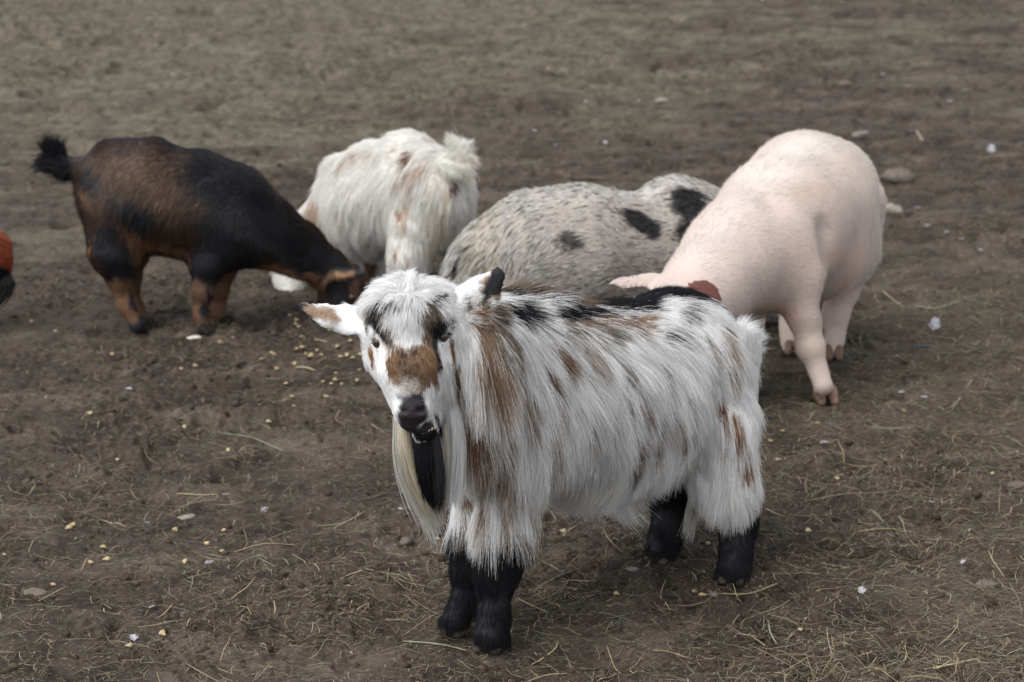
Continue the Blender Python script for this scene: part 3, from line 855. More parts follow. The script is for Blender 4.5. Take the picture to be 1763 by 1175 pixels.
    # combing
    g = [
     # face
     (706, 600, 706, 640, .007, .25), (690, 630, 684, 655, .005, .2), (728, 630, 732, 655, .005, .2), (708, 665, 706, 690, .004, .25), (690, 610, 684, 630, .006, .25), (725, 610, 730, 630, .006, .25), (708, 640, 708, 665, .005, .25),
     (706, 560, 704, 600, .015, .2), (685, 565, 676, 600, .012, .2), (730, 565, 738, 600, .011, .2), (700, 518, 700, 535, .016, .7), (672, 520, 668, 535, .015, .6), (735, 520, 740, 535, .015, .6), (700, 536, 698, 560, .014, .2), (672, 535, 662, 560, .014, .25), (742, 535, 750, 558, .013, .25),
     (700, 505, 700, 480, .022, .5), (672, 508, 655, 485, .020, .5), (735, 508, 752, 488, .020, .5), (700, 488, 700, 465, .024, .5), (662, 500, 642, 480, .020, .5), (748, 500, 765, 482, .020, .5),
     (650, 610, 655, 640, .006, .15), (655, 650, 665, 690, .008, .15), (672, 690, 682, 720, .006, .2), (760, 615, 765, 650, .008, .15), (752, 660, 752, 690, .010, .2), (742, 690, 744, 710, .005, .2), (640, 572, 632, 560, .005, .3), (655, 590, 655, 610, .005, .15), (757, 590, 757, 610, .005, .15), (770, 600, 774, 620, .006, .25), (774, 562, 780, 552, .006, .3),
     (688, 690, 684, 712, .002, .2), (735, 690, 742, 705, .003, .2), (700, 690, 695, 715, .002, .3), (722, 700, 728, 715, .002, .3), (736, 748, 740, 757, .006, .4), (680, 725, 684, 740, .006, .3), (760, 690, 764, 720, .012, .25), (765, 720, 770, 750, .012, .25),
     (785, 620, 790, 680, .025, .25), (788, 560, 796, 600, .020, .25), (782, 650, 790, 700, .03, .25),
     # ears
     (600, 551, 570, 546, .005, .15), (580, 548, 560, 544, .004, .15), (550, 540, 525, 530, .004, .15), (530, 533, 515, 526, .003, .15), (600, 560, 580, 562, .005, .2), (625, 553, 600, 551, .008, .2), (800, 530, 825, 510, .006, .2), (815, 515, 832, 500, .005, .2), (840, 490, 852, 475, .004, .2), (852, 478, 858, 468, .003, .2), (825, 520, 840, 500, .006, .3), (785, 538, 805, 525, .010, .2),
     # neck
     (830, 560, 842, 600, .055, .25), (840, 620, 852, 680, .065, .2), (815, 640, 822, 700, .07, .2), (800, 700, 802, 760, .08, .2), (795, 780, 797, 840, .06, .14), (790, 840, 800, 890, .045, .15), (870, 530, 890, 555, .03, .2), (845, 535, 870, 550, .028, .2), (875, 515, 905, 512, .032, .35), (890, 525, 925, 530, .03, .3),
     # back and flank
     (920, 515, 960, 525, .035, .35), (980, 525, 1025, 526, .026, .15), (1060, 515, 1110, 510, .022, .12), (1150, 502, 1195, 502, .022, .12), (1020, 540, 1065, 545, .028, .12), (1110, 530, 1155, 535, .025, .12), (1100, 548, 1145, 556, .026, .12), (1040, 558, 1080, 572, .03, .12), (960, 545, 1000, 556, .03, .15), (1180, 520, 1215, 535, .026, .15), (1210, 515, 1235, 540, .03, .2),
     (920, 560, 950, 590, .045, .18), (1000, 570, 1030, 600, .045, .18), (1080, 570, 1115, 600, .040, .18), (1170, 560, 1205, 595, .038, .18), (1230, 580, 1245, 620, .035, .2),
     (900, 620, 920, 670, 0.0444, 0.14), (980, 640, 1010, 690, 0.0444, 0.14), (1060, 640, 1090, 690, 0.0429, 0.14), (1140, 640, 1160, 690, 0.0385, 0.14), (1210, 640, 1220, 690, 0.0355, 0.16), (1250, 650, 1258, 700, 0.0333, 0.20),
     (880, 700, 890, 760, 0.0518, 0.13), (960, 720, 975, 780, 0.0518, 0.13), (1040, 720, 1055, 780, 0.0503, 0.13), (1120, 720, 1125, 780, 0.0481, 0.14), (1190, 720, 1190, 780, 0.0407, 0.16), (1250, 730, 1252, 790, 0.0370, 0.23),
     (860, 790, 858, 850, 0.0555, 0.14), (930, 790, 935, 850, 0.0555, 0.14), (1010, 790, 1015, 850, 0.0555, 0.14), (1090, 780, 1085, 840, 0.0518, 0.16), (1150, 790, 1130, 830, 0.0444, 0.18), (1215, 800, 1225, 850, 0.0407, 0.18), (1265, 800, 1262, 850, 0.0333, 0.27),
     (850, 740, 850, 800, .075, .12), (880, 780, 884, 850, .080, .12), (820, 780, 820, 840, .07, .12),
     (840, 860, 842, 910, .052, .12), (880, 870, 885, 920, .045, .15), (850, 920, 850, 960, .032, .14), (815, 890, 818, 930, .026, .1), (885, 920, 895, 950, .035, .2), (800, 860, 806, 900, .032, .1), (870, 950, 874, 980, .022, .14), (835, 950, 836, 980, .022, .14), (980, 840, 985, 890, .06, .25), (1060, 835, 1065, 880, .06, .25), (920, 850, 930, 900, .06, .25),
     (1245, 860, 1245, 900, .045, .25), (1270, 860, 1272, 890, .03, .3), (1288, 640, 1292, 690, .04, .35),
     (1283, 590, 1292, 560, .03, .5), (1280, 605, 1294, 590, .03, .5),
    ]
    dn = np.array([0, 0, -1.0])
    for ch in (LF, RF, LR, RR):
        hh = np.array([-.6, -.5, -.9])
        for o in ((.04, -.03), (-.04, -.03), (.0, .05), (-.02, -.05)):
            ox = np.array([o[0], o[1], 0])
            g.append((tuple(ch[2]+ox), tuple(dn+ox*3), .013, .15))
            g.append((tuple(ch[3]+ox), tuple(dn+ox*5), .011, .18))
            g.append((tuple((ch[3]+ch[4])/2+ox), tuple(dn+ox*9), .016, .3))
            g.append((tuple(ch[4]+ox+[0, 0, -.01]), tuple(dn+ox*12), .013, .35))
    for r_ in rp: g.append((tuple(r_+[0, .03, 0]), (.78, .6, -.15), .020, .12)); g.append((tuple(r_+[0, -.01, -.01]), (.9, .35, -.2), .020, .12))
    for (x, y, Yy) in ((980, 520, 3.26), (1060, 510, 3.36), (1140, 500, 3.44), (1200, 505, 3.48)): g.append((tuple(W(x, y, Yy)), (.75, .35, -.1), .022, .15))
    for p, L in ((W(960, 690, 3.30), .05), (W(1060, 690, 3.40), .05), (W(860, 660, 3.18), .05), (W(1010, 800, 3.25), .06)):
        g.append((tuple(p), (0, .2, -1), L, .2))
    g = [(t_[:4]+(t_[4]*.86, t_[5]*1.1) if len(t_) == 6 and t_[4] > .035 else t_) for t_ in g]
    dn = (0, 0, -1)
    bare = [(W(692, 706, H-.050), W(728, 706, H-.048), .0185), (W(700, 728, H-.05), W(735, 738, H-.04), .0165),
            (W(755, 717, H-.035), W(733, 737, H-.050), .013), ]+[(q+[-.0065, 0, -.001], q+[.0065, 0, -.001], .0050) for qc, nq, q in eyes]
    hc = W(706, 590, H)
    def dens(P):
        d = np.linalg.norm(P-hc, axis=1)
        e = np.maximum(0, 1-np.abs(P[:, 2]-.1)/.12)
        return 1+3.5*(d < .16)+.8*e
    comb('coat', S, c, g, 520000, M_FUR, root, radius=.00030, K=6, clump=.50, clump_n=16000, jitter=.24, bare=bare, dens=dens,
         gravity=.28, var=.10, lenvar=.5, wave=.46, wave_s=17, tuft=.22, clumpvar=.09, eps=7e-5, lennoise=.38, minz=.026, label='long white coat with tan flecks, a black back stripe and black stockings')
    # beard and hanging tail tuft
    Y = H-.005
    specs = [
      ([W(695, 733, Y+.004), W(698, 775, Y-.004), W(714, 830, Y+.004), W(744, 892, Y+.02)], .010, .007, 900, CREAM, .5),
      ([W(688, 722, Y+.012), W(693, 790, Y+.01), W(712, 850, Y+.02), W(740, 905, Y+.03)], .010, .012, 900, (.60, .585, .54), .65),
      ([W(700, 735, Y+.02), W(706, 800, Y+.025), W(730, 860, Y+.03), W(752, 935, Y+.04)], .012, .012, 600, (.62, .61, .58), .5),
      ([W(733, 750, Y-.005), W(737, 800, Y-.008), W(742, 835, Y), W(750, 872, Y+.02)], .0115, .006, 1100, (.016, .016, .020), .7),
      ([W(724, 748, Y-.006), W(728, 800, Y-.010), W(738, 845, Y), W(748, 875, Y+.02)], .010, .009, 900, BLACK, .6),
      ([W(745, 750, Y-.002), W(752, 800, Y-.004), W(754, 850, Y), W(756, 880, Y+.02)], .010, .008, 500, (.05, .05, .055), .6),
      ([W(766, 735, Y+.006), W(771, 790, Y+.006), W(764, 850, Y+.015), W(757, 905, Y+.025)], .004, .006, 260, (.50, .47, .42), .5),
      ([W(778, 700, Y+.03), W(786, 760, Y+.03), W(782, 830, Y+.035), W(776, 880, Y+.04)], .012, .014, 700, WHITE, .6),
    ]
    locks('beard', specs, M_FUR, root, .00036, label='long beard, black in the middle between two cream locks')
    t = [([W(1276, 600, 3.43), W(1292, 575, 3.43), W(1297, 600, 3.43), W(1290, 660, 3.42)], .012, .012, 1500, WHITE, .5),
         ([W(1278, 595, 3.44), W(1289, 575, 3.44), W(1297, 572, 3.44)], .012, .010, 900, WHITE, .5)]
    locks('tail_tuft', t, M_FUR, root, .0004)
    b = [([W(1200, 850, 3.33), W(1192, 880, 3.32), W(1186, 910, 3.32), W(1181, 935, 3.32)], .013, .010, 150, (.62, .6, .55), .7)]
    locks('belly_tuft', b, M_FUR, root, .0004)
    # eyes
    for qc, nq, q in eyes:
        e = uvsphere('eye', qc, .0100, EYE, root)
        uvsphere('pupil', qc+nq*.0078, .0030, EYE_PUPIL, e, (1.6, .9, .7))
    # teeth in the open side of the mouth
    base = W(733, 741, H-.030)
    for i in range(5):
        q = W(727+i*5.4, 744-i*1.9, H-.034+.0025*i)
        uvsphere('tooth', q, .0027, TOOTH, root, (.85, .7, 1.2), 10, 6)
    for (x, y, s, hd) in ((844, 1118, .035, (-.25, -1)), (784, 1091, .032, (-.35, -1)), (1261, 1002, .034, (-.2, -1)), (1138, 967, .033, (-.5, -.85))):
        p = G(x, y)
        hoof((p[0], p[1]+.006, 0), hd, s, HORNY, root)
    return root
front_goat()
# ================================================================== the dark brown goat grazing
def dark_goat():
    hub = G(300, 580)
    root = thing('goat', 'short-haired black and brown goat with its head down, tail up, beside the pale one', 'goat', (hub[0], hub[1], 0))
    B = Body((-1.30, 4.62, -.01), (-.28, 5.45, .66), .0052)
    rump, hip, bel, mid, sho = W(182, 312, 5.02), W(228, 334, 5.02), W(290, 346, 5.02), W(345, 358, 5.03), W(398, 370, 5.04)
    B.chain([rump, hip, bel, mid, sho], [.072, .112, .124, .122, .112], .05)
    B.add(W(195, 275, 5.02), W(260, 278, 5.02), .045, .055, .05)          # croup
    B.add(W(350, 306, 5.03), W(415, 338, 5.04), .048, .048, .05)           # withers
    B.chain([sho, W(455, 400, 5.06), W(515, 432, 5.09), W(562, 462, 5.11)], [.11, .085, .062, .050], .04)
    # head, nose to the ground
    B.chain([W(567, 468, 5.12), W(588, 490, 5.13)], [.048, .050], .03)
    B.chain([W(590, 492, 5.12), W(588, 520, 5.11), W(582, 545, 5.10)], [.050, .036, .026], .03)
    B.chain([W(570, 490, 5.13), W(570, 520, 5.12), W(575, 542, 5.105)], [.036, .028, .020], .02)
    ear = [W(568, 478, 5.08), W(590, 472, 5.05), W(615, 470, 5.03), W(634, 469, 5.02)]
    B.chain(ear, [.014, .018, .014, .003], .008, flat=((0.1, -.5, .85), .35))
    ear2 = [W(588, 470, 5.17), W(604, 462, 5.20), W(618, 460, 5.23)]
    B.chain(ear2, [.014, .016, .004], .008, flat=((0.1, -.5, .85), .35))
    HL = [W(203, 372, 4.97), W(197, 430, 4.95), W(208, 480, 4.95), W(216, 525, 4.94), W(236, 560, 4.925)]
    HR = [W(212, 380, 5.07), W(228, 430, 5.06), W(222, 480, 5.06), W(232, 525, 5.05), W(250, 552, 5.04)]
    FL = [W(362, 400, 4.97), W(355, 455, 4.95), W(349, 500, 4.945), W(347, 540, 4.94), W(350, 563, 4.935)]
    FR = [W(395, 420, 5.08), W(385, 460, 5.07), W(376, 500, 5.06), W(376, 535, 5.05), W(384, 553, 5.045)]
    B.chain(HL, [.078, .046, .027, .0150, .018], .03)
    B.chain([W(178, 350, 4.99), W(192, 430, 4.96)], [.055, .040], .04)
    B.chain(HR, [.072, .038, .024, .014, .017], .03)
    B.add(W(402, 410, 5.0), W(366, 446, 4.965), .070, .043, .05)
    B.add(W(222, 360, 4.98), W(202, 430, 4.96), .085, .052, .05)
    B.chain(FL, [.050, .032, .023, .0140, .017], .03)
    B.chain(FR, [.046, .029, .021, .0135, .016], .03)
    B.chain([W(135, 290, 5.02), W(112, 284, 5.02), W(92, 268, 5.02)], [.026, .014, .008], .03)
    V, F = B.mesh(); S = Skin(V, F, 5.0)
    K_ = (.010, .010, .014); BR = (.085, .048, .028); LT = (.15, .082, .046); DK = (.035, .020, .014)
    c = Coat(S, DK, .010, 30, 679.)
    c.p(175, 290, 260, 300, 38, BR, .8, .85).p(240, 320, 300, 340, 40, BR, .8, .7).p(230, 310, 290, 350, 22, LT, 1.0, .35)
    c.p(145, 320, 170, 350, 14, LT, .7, .8).p(170, 345, 215, 420, 16, BR, .7, .7)
    c.p(240, 420, 330, 440, 18, LT, .7, .9).p(230, 400, 240, 440, 16, LT, .7, .8)
    c.p(250, 375, 220, 360, 20, K_, .6, .9).p(200, 350, 245, 375, 12, K_, .6, .8).p(150, 300, 165, 325, 14, K_, .6, .8)
    c.w(W(190, 245, 5.04), W(300, 245, 5.04), .035, K_, .5, .9).w(W(300, 245, 5.05), W(430, 300, 5.07), .05, K_, .5).p(420, 330, 400, 430, 62, K_, .4).p(370, 300, 470, 380, 50, K_, .35)
    c.p(470, 380, 590, 470, 42, K_, .3).p(185, 410, 205, 480, 26, K_, .35)
    c.p(350, 450, 345, 480, 26, K_, .3)
    # tan legs, ear, throat
    c.w(HL[2]+[0, 0, -.02], HL[4], .045, (.15, .075, .04), .25).w(HR[1], HR[4], .05, (.15, .08, .045), .3).w(HL[2]+[.022, -.01, -.02], HL[3]+[.02, -.01, 0], .012, K_, .5)
    c.p(155, 430, 185, 500, 5, RUST, .6, .7)
    c.w(FL[2], FL[4], .04, (.14, .075, .045), .25).w(FR[1], FR[4], .045, (.14, .07, .04), .3).w(FL[2]+[.018, -.022, 0], FL[3]+[.014, -.02, 0], .010, K_, .5)
    c.p(465, 455, 540, 492, 13, (.22, .12, .06), .4, .95).p(545, 500, 555, 540, 12, (.20, .11, .06), .4, .9)
    c.p(570, 480, 600, 476, 12, (.26, .15, .085), .35).p(585, 500, 590, 545, 25, K_, .25).p(610, 495, 612, 515, 8, (.18, .09, .05), .5, .9)
    c.w(W(135, 290, 5.02), W(90, 265, 5.02), .035, K_, .3)
    for ch in (HL, HR, FL, FR): c.w(ch[4]+[0, 0, -.012], ch[4]+[0, 0, -.03], .03, K_, .4)
    mesh_obj('body', V, F, M_SKIN, root, col=c(V)*.8)
    g = [(160, 270, 150, 300, .02, .15), (220, 255, 190, 262, .02, .12), (300, 262, 270, 262, .02, .12), (380, 290, 350, 278, .025, .15), (440, 330, 415, 305, .032, .3),
         (200, 300, 185, 325, .02, .12), (270, 310, 250, 330, .022, .12), (340, 330, 320, 350, .022, .12), (420, 360, 400, 380, .024, .12),
         (190, 370, 195, 410, .02, .15), (270, 390, 260, 420, .022, .15), (340, 400, 330, 430, .022, .15), (400, 430, 395, 460, .02, .15),
         (290, 440, 280, 460, .024, .25), (240, 440, 235, 460, .02, .2), (490, 400, 470, 400, .022, .2), (520, 415, 500, 405, .026, .35), (550, 450, 530, 450, .018, .15),
         (460, 440, 450, 455, .018, .15), (590, 510, 590, 530, .008, .15), (565, 500, 562, 520, .014, .2), (600, 472, 620, 470, .008, .2), (580, 480, 582, 495, .012, .3),
         (200, 450, 205, 480, .014, .15), (215, 510, 222, 530, .014, .2), (236, 555, 244, 565, .012, .25), (352, 470, 350, 500, .014, .15), (348, 520, 348, 545, .014, .2),
         (350, 560, 352, 572, .014, .25), (378, 520, 378, 540, .012, .2), (110, 285, 92, 270, .05, .3), (130, 300, 120, 310, .02, .2)]
    comb('coat', S, c, g, 90000, M_FUR_SHINY, root, radius=.00055, K=4, clump=.35, clump_n=5000, jitter=.16, gravity=.12, var=.2, lenvar=.3, wave=.15, label='short black coat with brown rump and tan lower legs')
    specs = [([W(118, 290, 5.02), W(95, 278, 5.02), W(62, 288, 5.02)], .020, .022, 1500, K_, .5),
             ([W(115, 285, 5.02), W(92, 262, 5.02), W(80, 244, 5.02)], .020, .022, 1500, K_, .5),
             ([W(115, 285, 5.02), W(100, 262, 5.02), W(104, 246, 5.02)], .016, .018, 500, K_, .5),
             ([W(135, 292, 5.02), W(115, 292, 5.02), W(98, 300, 5.02)], .026, .022, 1500, K_, .5)]
    locks('tail_tuft', specs, M_FUR, root, .0006)
    e = uvsphere('eye', W(606, 512, 5.073), .011, EYE, root)
    for ch, s, hd, o in ((HL, .025, (1, -.1), (242, 573)), (HR, .024, (1, -.1), (256, 566)), (FL, .025, (.8, -.4), (352, 577)), (FR, .024, (.8, -.3), (390, 563))):
        p = G(*o); hoof((p[0], p[1]+.01, 0), hd, s, HORNY_DARK, root)
dark_goat()

# ================================================================== the pale goat seen from behind
def pale_goat():
    hub = G(700, 530)
    root = thing('goat', 'cream and white goat seen from behind, short tail raised, grazing past the dark goat', 'goat', (hub[0], hub[1], 0))
    B = Body((-.70, 4.90, -.01), (-.02, 5.95, .68), .0055)
    rump, hip, mid, sho = W(752, 340, 5.14), W(718, 335, 5.24), W(660, 350, 5.42), W(610, 358, 5.58)
    B.chain([rump, hip, mid, sho], [.082, .112, .126, .112], .05)
    B.chain([W(735, 300, 5.16), W(700, 275, 5.28), W(640, 290, 5.45), W(595, 300, 5.58)], [.075, .060, .055, .055], .05)
    B.add(W(782, 328, 5.15), W(770, 350, 5.13), .038, .050, .04)
    B.add(W(705, 262, 5.24), W(722, 262, 5.22), .030, .035, .02)
    B.chain([sho, W(560, 400, 5.60), W(530, 430, 5.55), W(510, 460, 5.48)], [.11, .080, .062, .048], .04)
    B.chain([W(508, 462, 5.47), W(503, 488, 5.42), W(500, 508, 5.38)], [.050, .038, .026], .03)
    HL = [W(715, 400, 5.12), W(702, 450, 5.10), W(690, 490, 5.12), W(692, 525, 5.10), W(690, 542, 5.09)]
    HR = [W(784, 395, 5.16), W(793, 440, 5.14), W(792, 480, 5.16), W(793, 515, 5.15), W(793, 532, 5.14)]
    FL = [W(632, 410, 5.46), W(636, 440, 5.46), W(640, 465, 5.46), W(641, 490, 5.46), W(640, 503, 5.45)]
    FR = [W(660, 410, 5.60), W(662, 440, 5.60), W(662, 465, 5.60), W(660, 485, 5.60), W(658, 496, 5.60)]
    B.add(W(742, 345, 5.14), W(710, 420, 5.11), .078, .052, .06)
    B.chain(HL, [.056, .040, .029, .019, .022], .04)
    B.chain(HR, [.056, .036, .026, .020, .024], .03)
    B.chain(FL, [.055, .034, .026, .018, .022], .03)
    B.chain(FR, [.055, .034, .026, .018, .022], .03)
    B.chain([W(772, 285, 5.10), W(786, 272, 5.07), W(788, 262, 5.06)], [.026, .018, .010], .02)
    ear = [W(522, 452, 5.42), W(532, 462, 5.38), W(540, 474, 5.36)]
    B.chain(ear, [.014, .018, .006], .008, flat=((.2, -.9, .3), .35))
    B.ell(W(770, 308, 5.04), [(1, 0, 0), (0, 1, 0), (0, 0, 1)], [.012, .012, .010], .008, cut=True)
    V, F = B.mesh(); S = Skin(V, F, 5.2)
    PT = (.52, .40, .31); PK = (.42, .22, .19); BRN = (.22, .125, .08)
    c = Coat(S, (.76, .75, .72), .012, 26, 640.)
    c.p(590, 285, 650, 255, 17, PT, .9, .45).p(680, 260, 760, 240, 13, PT, .9, .6).p(700, 290, 735, 285, 18, PT, 1, .45).p(712, 290, 700, 345, 13, PT, .8, .6)
    c.p(525, 400, 545, 350, 26, PT, .6, .8).p(700, 340, 690, 385, 8, PT, .6, .8)
    c.p(709, 262, 712, 265, 8, BRN, .5).p(692, 296, 695, 298, 5, BRN, .5).p(686, 366, 688, 374, 6, (.33, .19, .11), .5)
    c.p(640, 340, 644, 370, 4, PT, .6, .7).p(660, 370, 664, 390, 4, PT, .6, .7).p(610, 300, 612, 340, 4, PT, .6, .7).p(628, 360, 630, 420, 4, PT, .6, .6).p(585, 310, 588, 350, 4, PT, .6, .6)
    c.p(676, 430, 678, 445, 5, (.38, .24, .16), .5).p(700, 455, 706, 480, 9, PT, .6, .8).p(628, 432, 640, 470, 14, (.25, .13, .08), .5, .9).p(600, 395, 602, 402, 5, GREYB, .6)
    c.p(768, 307, 774, 311, 8, (.20, .085, .075), .4).p(765, 330, 750, 400, 22, CREAM, .8, .5).p(745, 430, 770, 430, 16, PT, .7, .6)
    c.p(500, 510, 505, 520, 12, PK, .5, .9)
    mesh_obj('body', V, F, M_SKIN, root, col=c(V)*.85)
    g = [(750, 250, 720, 245, .03, .15), (690, 260, 660, 270, .03, .15), (610, 280, 590, 300, .035, .2), (700, 300, 690, 330, .04, .15), (640, 310, 632, 350, .045, .15), (585, 330, 585, 370, .05, .15),
         (730, 330, 715, 370, .03, .15), (700, 370, 700, 410, .03, .15), (650, 380, 645, 420, .05, .18), (600, 390, 600, 430, .05, .18), (550, 380, 545, 420, .05, .2), (525, 420, 518, 440, .035, .2),
         (770, 340, 765, 370, .03, .2), (800, 340, 805, 370, .025, .25), (780, 390, 780, 430, .03, .2), (745, 400, 742, 430, .035, .25), (690, 440, 690, 470, .018, .15), (795, 430, 795, 460, .02, .2),
         (690, 520, 690, 540, .015, .2), (640, 450, 642, 480, .02, .2), (660, 420, 650, 450, .05, .25), (785, 290, 800, 300, .04, .35), (810, 300, 820, 315, .03, .35), (505, 490, 502, 510, .012, .2)]
    comb('coat', S, c, g, 90000, M_FUR, root, radius=.0007, K=4, clump=.55, clump_n=3500, jitter=.2, gravity=.25, var=.10, lenvar=.3, wave=.22, label='cream and white coat with tan patches')
    sp = [([W(770, 290, 5.08), W(785, 262, 5.06), W(772, 236, 5.06)], .018, .014, 900, (.76, .75, .70), .45),
          ([W(775, 288, 5.08), W(792, 262, 5.05), W(802, 252, 5.05)], .022, .020, 1200, (.76, .75, .71), .45),
          ([W(780, 285, 5.07), W(798, 272, 5.04), W(817, 285, 5.04)], .022, .016, 1100, (.76, .74, .68), .45),
          ([W(785, 285, 5.06), W(800, 290, 5.03), W(812, 315, 5.03)], .020, .012, 700, (.76, .74, .68), .45),
          ([W(766, 282, 5.07), W(776, 292, 5.02), W(790, 300, 5.01)], .016, .016, 700, (.76, .75, .70), .45)]
    locks('tail_tuft', sp, M_FUR, root, .0008)
    for o, s, hd in (((690, 553), .029, (-.5, .8)), ((793, 543), .029, (-.4, .9)), ((640, 510), .027, (-.5, .8)), ((658, 500), .027, (-.5, .8))):
        p = G(*o); hoof((p[0], p[1]+.01, 0), hd, s, HORNY_DARK, root)
pale_goat()
# ================================================================== pigs
def spotted_pig():
    hub = G(1000, 600)
    root = thing('pig', 'bristly grey pig with black spots lying low behind the shaggy goat', 'pig', (hub[0], hub[1], 0))
    B = Body((-.24, 4.52, -.01), (.90, 5.45, .56), .006)
    tr = [W(855, 455, 4.84), W(920, 440, 4.85), W(1000, 440, 4.88), W(1090, 446, 4.93), W(1170, 430, 4.98), W(1230, 440, 5.02)]
    B.chain(tr, [.110, .150, .166, .152, .152, .130], .05)
    B.add(W(830, 490, 4.83), W(870, 520, 4.83), .09, .12, .05)
    B.add(W(1160, 350, 4.98), W(1210, 362, 5.0), .065, .055, .06)
    B.add(W(900, 520, 4.86), W(1180, 520, 4.96), .13, .12, .06)
    B.chain([tr[5], W(1290, 470, 5.06), W(1335, 510, 5.09)], [.12, .09, .075], .05)
    B.chain([W(1335, 510, 5.09), W(1365, 545, 5.11), W(1378, 562, 5.12)], [.078, .05, .036], .03)
    for (x, y, Y, gx, gy) in ((860, 540, 4.75, 862, 610), (880, 530, 4.98, 885, 560), (1150, 545, 4.88, 1150, 592), (1190, 520, 5.1, 1195, 552)):
        g_ = G(gx, gy); a = W(x, y, Y)
        B.chain([a, np.array([g_[0], g_[1], .10]), np.array([g_[0], g_[1], .03])], [.07, .038, .032], .04)
    B.chain([W(1318, 470, 5.03), W(1345, 485, 5.0), W(1360, 510, 4.99)], [.03, .035, .010], .01, flat=((.3, -.9, .3), .25))
    B.chain([W(1330, 455, 5.15), W(1355, 465, 5.2), W(1372, 480, 5.22)], [.03, .035, .010], .01, flat=((.3, -.9, .3), .25))
    V, F = B.mesh(); S = Skin(V, F, 4.9)
    GR = (.60, .585, .56); KK = (.022, .022, .026)
    c = Coat(S, GR, .005, 40, 690.)
    c.p(850, 360, 830, 480, 34, (.58, .54, .43), 1.0, .6).p(920, 350, 1040, 340, 22, (.68, .67, .64), 1.0, .6).p(1100, 340, 1180, 318, 22, (.72, .71, .70), 1.0, .8)
    c.p(980, 412, 988, 418, 16, KK, .45, .9).p(1090, 373, 1120, 392, 21, KK, .25).p(1188, 350, 1212, 390, 34, KK, .2).p(1180, 400, 1200, 410, 18, KK, .3)
    c.p(800, 430, 790, 465, 5, KK, .4).p(1215, 312, 1240, 325, 7, KK, .6, .8).p(1050, 326, 1075, 324, 5, (.15, .15, .16), .8, .7)
    mesh_obj('body', V, F, M_SKIN, root, col=c(V)*np.array([.5, .46, .43]))
    g = [(1200, 320, 1170, 312, .021, .06), (1120, 330, 1085, 335, .021, .08), (1040, 335, 1000, 335, .021, .06), (960, 345, 920, 360, .021, .06), (890, 370, 860, 400, .021, .06), (850, 410, 830, 450, .021, .06),
         (1160, 380, 1120, 375, .021, .02), (1080, 400, 1040, 385, .021, .02), (1000, 400, 960, 400, .021, .02), (930, 410, 895, 430, .021, .02), (880, 450, 860, 490, .021, .02),
         (1180, 450, 1140, 450, .021, .02), (1100, 470, 1060, 455, .021, .02), (1020, 470, 980, 470, .021, .02), (950, 480, 915, 490, .021, .02), (820, 450, 800, 490, .04, .2)]
    # black underhairs among the pale bristles
    def c2(P, rnd=None):
        o = c(P, rnd); k = RNG.random(len(P)) < .20
        o[k] = (.05, .045, .045); return o
    comb('bristles', S, c2, g, 80000, M_FUR, root, radius=.0008, K=4, clump=.30, clump_n=9000, jitter=.22, gravity=.1, var=.16, lenvar=.35, wave=.3, label='grey bristly hair with black spots')
    locks('tail', [([W(803, 425, 4.83), W(793, 450, 4.80), W(788, 480, 4.80)], .006, .008, 500, (.03, .03, .032), .4)], M_FUR, root, .0009)
    for (gx, gy) in ((862, 610), (885, 560), (1150, 592), (1195, 552)):
        p = G(gx, gy); hoof((p[0], p[1]+.01, 0), (1, .1), .03, HORNY_DARK, root)
    snout = W(1382, 566, 5.12)
    uvsphere('snout', snout, .03, mat_plain('snout_dark', (.08, .05, .05), .5), root, (.35, 1, 1))
spotted_pig()

